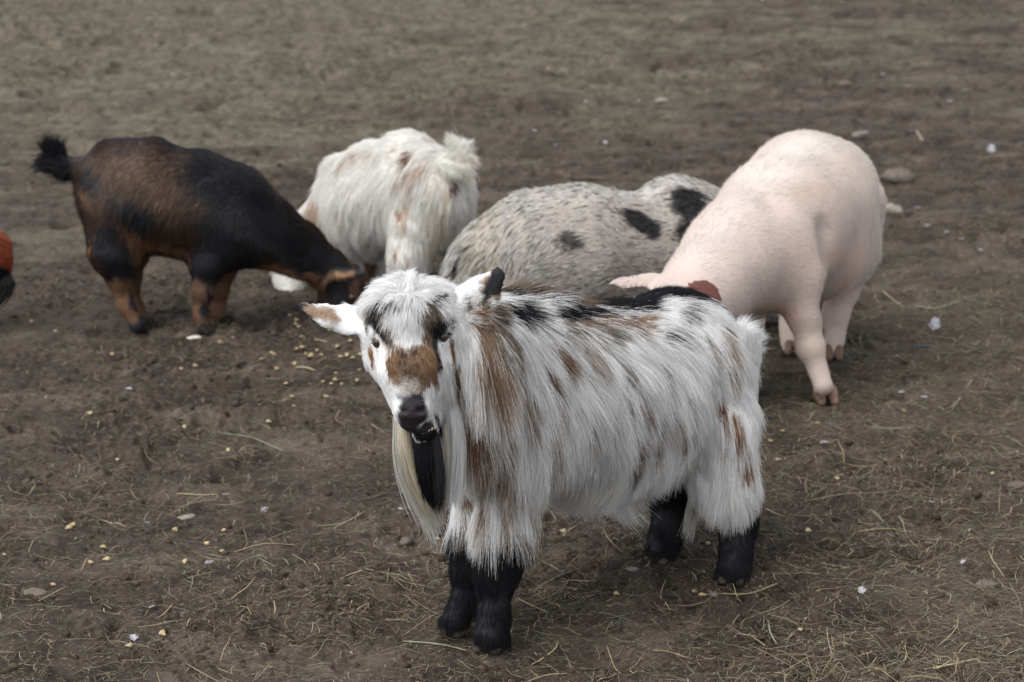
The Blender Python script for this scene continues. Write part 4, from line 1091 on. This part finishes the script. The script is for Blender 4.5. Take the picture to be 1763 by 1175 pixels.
M_PIG = mat_skin('pig_skin', .6, .0022, 110, .05, .25)
def pink_pig():
    hub = G(1400, 660)
    root = thing('pig', 'large pink pig with sparse white hair and its head lowered behind the goat rump', 'pig', (hub[0], hub[1], 0))
    B = Body((.12, 3.95, -.01), (1.10, 5.12, .76), .0058)
    hip, mid, mid2, sho = W(1410, 345, 4.76), W(1388, 356, 4.66), W(1348, 385, 4.53), W(1305, 430, 4.40)
    B.chain([hip, mid, mid2, sho], [.132, .152, .150, .138], .05)
    B.add(W(1425, 318, 4.78), W(1380, 312, 4.66), .105, .105, .06)
    B.add(W(1432, 420, 4.74), W(1400, 430, 4.62), .115, .125, .05)     # belly side and thigh
    B.add(W(1466, 350, 4.90), W(1470, 430, 4.88), .085, .066, .018)      # far ham
    B.chain([sho, W(1262, 450, 4.30), W(1215, 500, 4.18), W(1180, 535, 4.10)], [.125, .105, .088, .075], .05)
    B.add(W(1268, 400, 4.36), W(1225, 455, 4.24), .068, .055, .05)
    B.chain([W(1180, 535, 4.10), W(1145, 590, 4.02), W(1125, 625, 3.98)], [.075, .052, .040], .04)
    FL = [W(1372, 480, 4.36), W(1385, 545, 4.32), W(1396, 600, 4.31), W(1408, 636, 4.30), W(1417, 664, 4.28)]
    FR = [W(1270, 520, 4.46), W(1272, 570, 4.44), W(1272, 620, 4.42), W(1272, 650, 4.40), W(1268, 672, 4.38)]
    HL = [W(1455, 440, 4.78), W(1448, 500, 4.76), W(1438, 545, 4.74), W(1438, 580, 4.72), W(1434, 603, 4.70)]
    HR = [W(1400, 470, 4.86), W(1378, 520, 4.84), W(1368, 560, 4.82), W(1367, 585, 4.80), W(1366, 600, 4.79)]
    B.chain(FL, [.068, .036, .029, .019, .023], .02)
    B.add(W(1345, 415, 4.37), W(1372, 480, 4.34), .052, .054, .07)       # shoulder blade
    for (x, y, Y) in ((1424, 668, 4.315), (1410, 672, 4.325)): B.add(W(x, y, Y), W(x+5, y+12, Y), .009, .005, .004)
    B.chain(FR, [.075, .046, .036, .028, .028], .04)
    B.chain(HL, [.085, .040, .030, .0195, .023], .025)
    B.add(W(1445, 608, 4.73), W(1449, 616, 4.735), .009, .005, .004)
    B.chain(HR, [.085, .045, .028, .022, .022], .04)
    e1 = [W(1172, 494, 4.16), W(1120, 482, 4.13), W(1075, 487, 4.10), W(1040, 487, 4.07)]
    n1 = (.1, -.55, .83)
    B.chain(e1, [.020, .024, .017, .003], .008, flat=(n1, .14))
    e2 = [W(1236, 520, 4.12), W(1218, 502, 4.08), W(1200, 488, 4.05), W(1180, 476, 4.03)]
    en = unit(np.array([.25, -.9, .35]))
    B.chain([W(1228, 530, 4.05), W(1207, 517, 3.99), W(1190, 550, 3.96)], [.028, .044, .030], .006, flat=(en, .10))
    # shoulder crease
    B.add(W(1424, 400, 4.36), W(1426, 520, 4.33), .016, .016, .05, cut=True)
    B.add(W(1330, 330, 4.33), W(1290, 300, 4.33), .02, .01, .05, cut=True)
    V, F = B.mesh(); S = Skin(V, F, 4.5)
    PK = (.47, .385, .35)
    c = Coat(S, PK, .02, 12, 740.)
    for i in range(70):
        x, y = 1200+RNG.random()*320, 240+RNG.random()*420
        c.p(x, y, x+RNG.normal()*14, y+RNG.normal()*14, 4+9*RNG.random(), (.44, .34, .28), 1, .10+.22*RNG.random())
    c.p(1420, 240, 1300, 300, 40, (.53, .50, .47), 1.0, .8).p(1200, 430, 1280, 330, 34, (.50, .44, .41), 1.0, .8)
    c.p(1380, 340, 1420, 330, 30, (.44, .33, .25), 1.0, .55).p(1370, 420, 1390, 460, 24, (.46, .34, .27), 1.0, .5).p(1460, 300, 1500, 330, 30, (.58, .48, .42), 1.0, .6)
    c.p(1470, 470, 1480, 520, 22, (.55, .36, .32), .9, .7).p(1400, 560, 1415, 690, 20, (.56, .46, .37), .9, .6).p(1320, 560, 1360, 540, 14, (.48, .28, .23), .9, .6)
    c.p(1275, 452, 1282, 456, 6, (.40, .37, .38), 1, .6).p(1236, 465, 1240, 468, 5, (.40, .37, .38), 1, .6).p(1408, 460, 1408, 500, 4, (.40, .33, .28), .9, .5)
    c.p(1440, 440, 1490, 455, 20, (.62, .42, .37), 1, .6)
    c.p(1420, 520, 1450, 500, 10, (.42, .24, .2), 1, .5)
    c.w(e1[0]+[0, -.005, -.026], e1[2]+[0, -.005, -.020], .010, (.40, .14, .11), .35)
    sp = RNG.normal(size=(40, 2))*np.array([60, 60])+np.array([1320, 430])
    col = c(V)
    q = V-W(1204, 524, 3.99); off = q@en
    inner = (np.abs(off) < .014) & (np.linalg.norm(q, axis=1) < .056) & (S.N@en > .35)
    col[inner] = (.13, .050, .040)
    mesh_obj('body', V, F, M_PIG, root, col=col)
    def ch(P, rnd=None): return np.tile(np.array([.66, .62, .57]), (len(P), 1))
    g = [(1300, 290, 1350, 260, .018, .12), (1400, 240, 1450, 245, .018, .12), (1480, 280, 1500, 330, .018, .12), (1220, 400, 1250, 370, .018, .14), (1280, 380, 1330, 370, .018, .1), (1400, 340, 1450, 360, .018, .1),
         (1250, 470, 1300, 480, .016, .1), (1340, 450, 1370, 490, .016, .1), (1440, 420, 1460, 450, .016, .1), (1390, 520, 1395, 570, .007, .1), (1405, 620, 1412, 660, .007, .12), (1440, 540, 1440, 580, .007, .1), (1510, 380, 1505, 420, .018, .15),
         (1100, 485, 1080, 486, .006, .2), (1215, 495, 1205, 488, .004, .2)]
    comb('bristles', S, ch, g, 52000, M_FUR, root, radius=.00030, K=3, clump=.0, clump_n=0, jitter=.25, gravity=.05, var=.08, lenvar=.4, wave=.2, label='sparse white bristles')
    for ch_, s, hd, o in ((FL, .037, (.12, -1), (1421, 694)), (FR, .034, (-.1, -1), (1268, 690)), (HL, .032, (-.1, -1), (1435, 618)), (HR, .030, (-.2, -1), (1366, 609))):
        p = G(*o); hoof((p[0], p[1]+.002, 0), hd, s, HORNY_PALE, root)
    p = W(1122, 630, 3.97)
    uvsphere('snout', p, .034, mat_plain('snout_pink', (.55, .30, .26), .5), root, (1, .45, 1), rot=Matrix.Rotation(.4, 4, 'X'))
    for s in (-1, 1): uvsphere('nostril', p+np.array([.012*s, -.017, .003]), .006, EYE_PUPIL, root, (.8, .4, 1.2), 10, 6)
pink_pig()
# ================================================================== small things lying on the ground
def gz(x, y): return float(ground_height(np.array([x]), np.array([y]))[0])

LAND = {'the cream straw chip': (526, 638), 'the flat cream straw': (538, 585), 'the dark goat front hooves': (368, 574), 'the dark goat rear hooves': (246, 574),
        'the long flat straw': (350, 850), 'the tip of the beard': (745, 905), 'the slanting straw': (588, 893), 'the round grey pebble': (699, 939),
        'the front hooves of the shaggy goat': (815, 1115), 'the far rear hoof': (1134, 975), 'the near rear hoof': (1262, 1005), 'the pink pig front hoof': (1421, 696),
        'the flat pale stone': (1482, 236), 'the large brown stone': (1547, 320), 'the hooked green stalk': (1335, 1105), 'the steep thin straw': (1565, 920),
        'the dark piece of bark': (1012, 310), 'the long tan stone': (955, 115), 'the pale flat far stone': (1138, 164), 'the brown far stone': (1565, 155), 'the split straw': (650, 736),
        'the green stalk left of the goat face': (440, 753), 'the rooster': (20, 560), 'the large fluffy feather': (1705, 264), 'the slate feather': (1585, 598)}
LANDG = {k_: G(*v_) for k_, v_ in LAND.items()}
SEEN_LABELS = set()
_ONES = 'zero one two three four five six seven eight nine ten eleven twelve thirteen fourteen fifteen sixteen seventeen eighteen nineteen'.split()
_TENS = 'zero ten twenty thirty forty fifty sixty seventy eighty ninety'.split()
def word(n):
    if n < 20: return _ONES[n]
    if n < 100: return _TENS[n//10]+('-'+_ONES[n % 10] if n % 10 else '')
    return _ONES[n//100]+' hundred'+('-'+word(n % 100) if n % 100 else '')
def where(what, x, y):
    """says where a small thing lies by the nearest thing one can find"""
    for nm, q in sorted(LANDG.items(), key=lambda t: math.hypot(t[1][0]-x, t[1][1]-y)):
        dx, dy = x-q[0], y-q[1]
        fmt = lambda d: word(int(round(d*100)))+' cm'
        parts = []
        if abs(dx) > .012: parts.append(fmt(abs(dx))+(' right' if dx > 0 else ' left'))
        if abs(dy) > .012: parts.append(fmt(abs(dy))+(' beyond' if dy > 0 else ' nearer'))
        s_ = what+' '+' and '.join(parts)+(' of ' if len(parts) == 1 and abs(dx) > .012 else ' than ' if parts and parts[-1].endswith('nearer') else ' ')+nm
        s_ = s_.replace(' and ', ', ').replace('  ', ' ')
        if parts and s_ not in SEEN_LABELS and len(s_.split()) <= 16:
            SEEN_LABELS.add(s_); return s_
    return what

def lump_mesh(name, r, scale, mat, seed, rough=.25, seg=10, rings=7):
    rng = np.random.default_rng(seed)
    V = []; F = []
    for i in range(rings+1):
        th = math.pi*i/rings
        for j in range(seg):
            ph = 2*math.pi*j/seg
            V.append((math.sin(th)*math.cos(ph), math.sin(th)*math.sin(ph), math.cos(th)))
    V = np.array(V); V = V*(1+rough*fbm(V*1.7+seed*3.1, 3, seed))[:, None]*np.array(scale)*r
    for i in range(rings):
        for j in range(seg): F.append((i*seg+j, (i+1)*seg+j, (i+1)*seg+(j+1) % seg, i*seg+(j+1) % seg))
    o = mesh_obj(name, V, F, mat)
    return o

def put(proto, first, x, y, rz, s, dz=0.0, tilt=0.0):
    o = proto if first else proto.copy()
    if not first: C.objects.link(o)
    o.location = (x, y, gz(x, y)+dz); o.rotation_euler = (tilt, tilt*.5, rz); o.scale = (s, s, s)
    return o

M_CORN = mat_plain('maize', (.56, .31, .045), .4, .4, .35, 300)
M_CORN_PALE = mat_plain('maize_pale', (.42, .33, .17), .45, .4, .3, 300)
def corn_kernel():
    # flat wedge with a rounded crown and a pointed pale germ end
    B = Body((-.008, -.008, -.004), (.008, .008, .006), .0011)
    B.add((-.0025, 0, .0015), (.003, 0, .0012), .0036, .0018, .002, flat=((0, 0, 1), .55))
    B.add((-.003, .002, .0015), (-.003, -.002, .0015), .0024, .0024, .002)
    V, F = B.mesh()
    return mesh_obj('corn_kernel', V, F, M_CORN)
K1 = [(97,569),(54,557),(192,612),(313,639),(338,635),(381,595),(403,583),(424,644),(453,626),(470,610),(476,640),(491,665),(502,690),(506,701),
      (510,601),(519,601),(518,586),(535,614),(536,620),(552,614),(558,663),(571,664),(577,641),(563,687),(578,658),(589,665),(581,591),(591,580),(602,590),(598,609),
      (620,612),(621,639),(623,710),(614,658),(547,597),(510,560),(540,545),(567,572),(500,553),(512,555),(560,550),(530,547),(527,603),(508,626),(466,612),(628,600),(606,622),(585,612),(515,570),(545,562),(575,556)]
K2 = [(154,722),(318,733),(464,731),(203,781),(394,779),(124,909),(117,915),(303,914),(385,906),(355,937),(380,947),(179,940),(533,898),(8,961),(182,968),(156,975),(92,1012),(319,971),(221,1121),(375,825),(282,1094)]
K3 = [(1394,917),(1440,826),(1708,822),(1219,941),(1212,1025),(1407,724),(1346,744),(1325,760),(1309,716),(968,914),(1342,790),(1378,1092),(1500,705),(1063,1022),(1197,1008),(755,935),(1558,716)]
ck = corn_kernel(); first = True
ck2 = ck.data.copy(); ck2.materials.clear(); ck2.materials.append(M_CORN_PALE)
for lab, grp, lst in (('yellow corn kernel on the mud between the dark goat and the shaggy goat', 'corn kernels by the grazing heads', K1),
                 ('yellow corn kernel lying in the bare mud left of the shaggy goat', 'corn kernels on the bare mud', K2),
                 ('yellow corn kernel in the straw under or beside the shaggy goat rump', 'corn kernels in the straw', K3)):
    for (x, y) in lst:
        p = G(x, y); s = .8+.45*random.random()
        o = put(ck, first, p[0], p[1], random.random()*6.3, s*1.2, .003, random.uniform(-.5, .5)); first = False
        pale_ = random.random() < .28
        if pale_: o.data = ck2
        tag(o, where('pale corn kernel' if pale_ else 'yellow corn kernel', p[0], p[1]), 'corn', grp)

# downy white feathers
M_DOWN = mat_plain('white_down', (.62, .63, .68), .8, .2, .15, 200)
def feather_mesh(seed):
    rng = np.random.default_rng(seed)
    paths = []
    for i in range(46):
        t = rng.random(); side = 1 if i % 2 else -1
        b = np.array([-.014+.026*t, 0, .002+.004*t])
        L_ = .010*(1-t*.6)*(.6+.6*rng.random())
        tip = b+np.array([L_*.5, side*L_, L_*(rng.random()*.7)])
        paths.append([b, (b+tip)/2+[0, 0, .002*rng.random()], tip])
    q = [[-.016, 0, 0], [0, .001, .003], [.014, 0, .006]]
    paths.append(q)
    V, F, c_ = tubes(np.array(paths, float), np.array([.0011]*46+[.0008]), np.ones((47, 3)), .5)
    return mesh_obj('white_feather', V, F, M_DOWN)
FT = {'small white feather on the matted far ground behind the goats': [(297,130),(247,47),(78,8),(556,158),(511,149),(627,94),(707,60),(806,78),(905,106),(899,54),(969,83),(912,123),(803,244),(545,60)],
      'small white feather on the brown ground behind the pigs': [(1182,131),(1008,186),(1064,182),(1042,251),(920,235),(956,247),(1213,23),(1312,8),(1437,93),(1450,5),(1520,128),(1370,75),(1100,165),(1180,133),(1243,172)],
      'small white feather on the ground to the right of the pink pig': [(1662,156),(1580,197),(1634,180),(1683,279),(1625,290),(1579,364),(1597,395),(1612,397),(1674,453),(1630,405),(1690,420),(1655,420),(1545,615)],
      'small white feather among the straw in front of the pink pig': [(1484,1024),(1603,870),(1420,762),(1590,690),(1552,688),(1658,978)],
      'small white feather on the mud to the left of the goat beard': [(230,1103),(261,1045),(456,880),(222,677),(360,968),(690,878),(252,897)]}
protos = [feather_mesh(k) for k in range(3)]
used = [False]*3; k = 0
for lab, lst in FT.items():
    for (x, y) in lst:
        p = G(x, y); j = k % 3; k += 1
        sc = (.45+.4*random.random())*(1.0 if p[1] < 6 else 1.25)
        o = put(protos[j], not used[j], p[0], p[1], random.random()*6.3, sc, .001, random.uniform(-.3, .3)); used[j] = True
        o.name = 'white_feather'
        tag(o, where('small white feather', p[0], p[1]), 'feather', lab.replace('small white feather', 'feathers'))
for (x, y, lab, s) in ((1705, 264, 'large fluffy white feather standing up, right of the pink pig rump', 1.7), (1608, 564, 'large white feather on the straw right of the pink pig hooves', 1.6)):
    p = G(x, y); o = protos[0].copy(); C.objects.link(o); o.location = (p[0], p[1], gz(p[0], p[1])+.004); o.scale = (s,)*3; o.rotation_euler = (.3, -.5, 1.2); o.name = 'white_feather'
    tag(o, lab, 'feather')
    if 'group' in o: del o['group']
# dark feather
V, F, c_ = tubes(np.array([[(-.03, 0, .002), (-.01, .004, .004), (.012, .003, .004), (.035, -.002, .002)], [(-.028, .004, .002), (-.01, .010, .003), (.012, .009, .003), (.03, .003, .002)]], float), np.array([.006, .005]), np.ones((2, 3)), .25, 6)
p = G(1585, 598); o = mesh_obj('dark_feather', V+np.array([p[0], p[1], gz(p[0], p[1])+.002]), F, mat_plain('slate_feather', (.05, .06, .085), .6))
tag(o, 'slate blue feather on the ground right of the pink pig', 'feather')

# stones
M_STONE = mat_plain('field_stone', (.15, .125, .105), .85, .2, .45, 60, .002)
M_STONE_W = mat_plain('pale_stone', (.26, .23, .20), .85, .2, .35, 60, .002)
ST = [(1482, 236, .032, (1.35, .8, .42), M_STONE_W, 'flat pale stone on the ground just behind the pink pig rump'),
      (1547, 320, .046, (1.25, .9, .6), M_STONE, 'large grey brown stone on the ground to the right of the pink pig'),
      (1535, 368, .036, (1.0, .9, .7), M_STONE_W, 'pale beige stone half hidden by the pink pig hindquarters'),
      (699, 939, .0115, (1.0, 1, .75), M_STONE, 'small round grey pebble on mud left of the front hooves'),
      (1565, 155, .028, (1.3, .9, .45), M_STONE, 'flat brown stone on the far ground above the pink pig'),
      (1455, 146, .024, (1.3, .9, .45), M_STONE, 'small brown stone on the far ground near the top'),
      (1566, 32, .036, (1.3, .9, .4), M_STONE, 'brown stone at the far upper right edge of the ground'),
      (1380, 160, .022, (1.2, .8, .45), M_STONE, 'little stone behind and left of the pink pig rump'),
      (955, 115, .034, (1.5, .7, .4), mat_plain('tan_stone', (.30, .20, .14), .9), 'long tan stone on the far ground behind the pale goat'),
      (1138, 164, .026, (1.4, .8, .4), M_STONE_W, 'pale flat stone on the far ground behind the spotted pig'),
      (1228, 1030, .007, (1.3, 1, .6), M_STONE, 'tiny grey pebble beside the rear hoof of the shaggy goat'),
      (1088, 986, .008, (1.5, 1, .5), M_STONE_W, 'small pale pebble left of the far rear hoof'),
      (1750, 838, .015, (1.3, 1, .6), M_STONE, 'brown stone at the right edge among the straw'),
      (335, 589, .013, (1.5, .6, .35), mat_plain('shell', (.55, .53, .47), .6), 'white chip lying under the dark goat front hoof'),
      (1700, 1010, .014, (1.4, 1, .5), M_STONE, 'dark stone in the hay near the right corner'),
      (60, 1020, .016, (1.4, 1, .5), M_STONE, 'dull stone in the mud near the left edge'),
      (320, 892, .011, (1.7, .7, .35), M_STONE_W, 'pale flat chip in mud below the long straw'),
      (456, 881, .006, (1.2, 1, .7), M_STONE_W, 'tiny white pebble in the mud left of the beard')]
for i, (x, y, r, sc, m, lab) in enumerate(ST):
    p = G(x, y); o = lump_mesh('stone', r, sc, m, 50+i, .55, 14, 9); o.location = (p[0], p[1], gz(p[0], p[1])+r*sc[2]*.35); o.rotation_euler[2] = random.uniform(-.6, .6)
    tag(o, lab, 'stone')

# sticks and wood
def stalk(name, pts, r, col, label, cat, flat=.55, group=None, lift=.003, mat=None):
    P3 = []
    for (x, y) in pts:
        g_ = G(x, y); P3.append((g_[0], g_[1], gz(g_[0], g_[1])+lift))
    P3 = np.array(P3); n = 9
    t = np.linspace(0, len(P3)-1, n); i = np.clip(t.astype(int), 0, len(P3)-2); f = (t-i)[:, None]
    ext = np.vstack([2*P3[0]-P3[1], P3, 2*P3[-1]-P3[-2]])
    p0, p1, p2, p3 = ext[i], ext[i+1], ext[i+2], ext[i+3]
    Q = .5*((2*p1)+(-p0+p2)*f+(2*p0-5*p1+4*p2-p3)*f**2+(-p0+3*p1-3*p2+p3)*f**3)
    V, F, c_ = tubes(Q[None], np.array([r]), np.ones((1, 3)), flat, 6)
    o = mesh_obj(name, V, F, mat or M_STALK[col])
    return tag(o, label, cat, group)
M_STALK = {0: mat_plain('straw_gold', (.36, .30, .17), .6, .3, .3, 120), 1: mat_plain('straw_green', (.27, .30, .20), .6, .3, .3, 120), 2: mat_plain('straw_grey', (.22, .18, .13), .7, .3, .4, 120), 3: mat_plain('twig_brown', (.11, .08, .06), .8, .2, .4, 120)}
SL = [([(303,848),(350,851),(396,851)], .0022, 0, 'straight pale straw on the mud left of the goat beard'),
      ([(545,905),(590,895),(628,880)], .0016, 0, 'slanting yellow straw on mud just left of the beard'),
      ([(693,1098),(735,1106),(770,1113),(803,1117)], .0021, 1, 'long greenish stalk ending at the front hooves'),
      ([(403,942),(455,943),(510,938)], .0013, 0, 'thin flat straw in the mud below the slanting one'),
      ([(1552,888),(1562,925),(1582,952)], .0014, 0, 'thin steep pale straw right of the rear hoof'),
      ([(1478,925),(1520,917),(1568,902)], .0022, 0, 'thick ochre straw beside the thin steep pale one'),
      ([(1322,1077),(1328,1100),(1350,1110),(1420,1117)], .0018, 1, 'hooked pale green stalk right of the rear hooves near the bottom'),
      ([(1590,1166),(1635,1155),(1684,1143)], .0024, 0, 'thick golden straw at the bottom right edge'),
      ([(1264,1074),(1295,1100),(1330,1122)], .0018, 0, 'slanting straw below the rear hoof'),
      ([(1420,1112),(1460,1095),(1530,1085)], .0012, 1, 'pale green arching stalk joined to the hooked one'),
      ([(888,1156),(925,1135),(955,1120),(960,1108)], .0017, 0, 'curved straw right of the front hooves at the bottom edge'),
      ([(893,1030),(918,1043),(946,1056)], .0017, 0, 'short bright straw right of the near front leg'),
      ([(936,966),(950,978),(966,990)], .0024, 2, 'stubby grey straw under the belly near the front leg'),
      ([(514,583),(540,584),(562,587)], .0035, 0, 'flat cream straw below the dark goat head'),
      ([(508,637),(525,637),(543,639)], .0045, 0, 'short wide cream straw chip among the corn'),
      ([(1360,986),(1395,989),(1428,994)], .0015, 1, 'level pale straw right of the near rear hoof'),
      ([(1068,1121),(1130,1123),(1190,1145)], .0014, 0, 'long thin straw at the bottom below the belly'),
      ([(1045,1112),(1060,1135),(1082,1160)], .0013, 0, 'thin crossing straw at the bottom below the belly'),
      ([(1030,1147),(1055,1152),(1085,1163)], .0013, 0, 'short thin straw crossing another at the bottom edge'),
      ([(1218,1098),(1232,1082),(1245,1068)], .0022, 2, 'pale stubby straw piece below the near rear hoof'),
      ([(903,1168),(940,1167),(975,1167)], .0017, 0, 'flat golden straw on the bottom edge right of the hooves'),
      ([(625,722),(650,738),(678,748)], .0026, 2, 'pale split straw left of the goat muzzle'),
      ([(380,750),(430,751),(462,758),(500,775)], .0018, 1, 'long dull green stalk on the mud left of the goat face'),
      ([(1240,1032),(1290,1030),(1340,1020)], .0014, 0, 'long yellow stalk running past the rear hoof'),
      ([(1655,520),(1610,535),(1570,528)], .0022, 1, 'pale green stalk right of the pink pig'),
      ([(1519,506),(1545,515),(1563,530)], .0026, 0, 'slanting pale stalk right of the pink pig legs'),
      ([(1502,745),(1530,745),(1562,740)], .0028, 1, 'whitish green stalk right of the pink pig hoof'),
      ([(1433,740),(1452,744),(1473,750)], .0022, 2, 'grey twig just below the pink pig hoof'),
      ([(1738,1005),(1752,1040),(1760,1070)], .0018, 2, 'bent grey straw at the right edge'),
      ([(1380,865),(1450,862),(1520,852),(1550,842),(1552,825)], .0016, 2, 'long hooked grey stalk right of the black rear sock')]
for pts, r, col, lab in SL: stalk('straw_stalk', pts, r*.8, col, lab, 'straw')
stalk('stick', [(1578,232),(1588,242),(1596,248)], .007, 2, 'short pale stick on far ground right of the pink pig rump', 'stick', .8, lift=.006)
stalk('bark_piece', [(988,316),(1012,309),(1048,308)], .013, 3, 'dark flat piece of bark on the ground behind the spotted pig', 'bark', .45, lift=.008)

# ================================================================== rooster at the left edge, facing out of the picture
def rooster():
    Y = 4.95
    f0 = W(-70, 560, Y)
    root = thing('rooster', 'orange and black rooster cut off by the left edge of the view', 'rooster', (f0[0], f0[1], 0))
    B = Body((-1.75, 4.70, .0), (-1.20, 5.20, .62), .005)
    B.chain([W(-30, 440, Y), W(-65, 432, Y), W(-105, 420, Y)], [.072, .086, .062], .03)
    B.chain([W(-105, 420, Y), W(-135, 375, Y), W(-140, 335, Y)], [.055, .036, .028], .03)
    B.add(W(-140, 328, Y), W(-150, 330, Y), .028, .022, .02)
    B.chain([W(-60, 490, Y-.03), W(-66, 525, Y-.03)], [.032, .012], .02)
    B.chain([W(-72, 490, Y+.04), W(-78, 520, Y+.04)], [.032, .012], .02)
    V, F = B.mesh(); S = Skin(V, F, Y)
    OR = (.24, .045, .009); BK = (.010, .012, .012)
    c = Coat(S, BK, .008, 30, 679.)
    # orange saddle and neck hackles as colours of the plumage by height on the body
    def plum(P, rnd=None):
        o = np.tile(np.array(BK), (len(P), 1))
        zc = W(-30, 442, Y)[2]
        k = smooth(-.004, .006, P[:, 2]-zc+.010*fbm(P*40, 2, 5))[:, None]
        o = o*(1-k)+np.array(OR)*k
        return o*(1+.35*fbm(P*np.array([90, 90, 30]), 2, 8))[:, None]
    M_PL = mat_skin('plumage', .35, .0015, 160, 0, .5)
    mesh_obj('body', V, F, M_PL, root, col=plum(V))
    g = [(-10, 400, 10, 420, .03, .1), (15, 430, 22, 450, .028, .1), (0, 470, 10, 485, .03, .12), (-20, 400, 0, 415, .03, .1), (-60, 400, -30, 400, .03, .1), (-140, 370, -120, 400, .03, .1), (-60, 480, -40, 490, .03, .12)]
    comb('plumage', S, plum, g, 26000, M_FUR_SHINY, root, radius=.0011, K=4, clump=.75, clump_n=1400, jitter=.07, gravity=.02, var=.12, wave=.05, label='glossy orange feathers above black ones')
    tl = [([W(-20, 470, Y), W(5, 490, Y), W(-12, 512, Y), W(-30, 530, Y)], .03, .02, 500, BK, .4)]
    locks('tail_feathers', tl, M_FUR_SHINY, root, .0022)
    M_RED = mat_plain('comb_red', (.45, .03, .02), .5)
    mesh_obj('comb', *comb_shape(W(-142, 305, Y)), M_RED, root)
    uvsphere('eye', W(-152, 326, Y-.02), .005, EYE, root)
    V2, F2, c2 = tubes(np.array([[W(-165, 332, Y), W(-178, 336, Y), W(-186, 341, Y)]]), np.array([.010]), np.ones((1, 3)), .8, 6)
    mesh_obj('beak', V2, F2, mat_plain('beak_horn', (.35, .24, .10), .4), root)
    for dx, dy in ((0, -.03), (-12, .04)):
        top = W(-66+dx, 522, Y+dy); bot = np.array([top[0]-.005, top[1]-.01, .006])
        paths = [[top, (top+bot)/2, bot]]+[[bot+[0, 0, .004], bot+np.array([math.cos(a)*.025, math.sin(a)*.025, .003]), bot+np.array([math.cos(a)*.05, math.sin(a)*.05, .002])] for a in (2.6, 3.14, 3.7, 0)]
        V3, F3, c3 = tubes(np.array(paths), np.array([.0065, .005, .005, .005, .004]), np.ones((5, 3)), .9, 6)
        mesh_obj('leg', V3, F3, mat_plain('rooster_leg', (.40, .30, .12), .5), root)
def comb_shape(p):
    B = Body(p-np.array([.05, .02, .04]), p+np.array([.05, .02, .05]), .003)
    for i in range(5):
        a = p+np.array([-.028+.014*i, 0, -.014])
        B.add(a, a+np.array([.004, 0, .026+.006*math.sin(i*1.3)]), .009, .005, .006, flat=((0, 1, 0), .5))
    return B.mesh()
rooster()
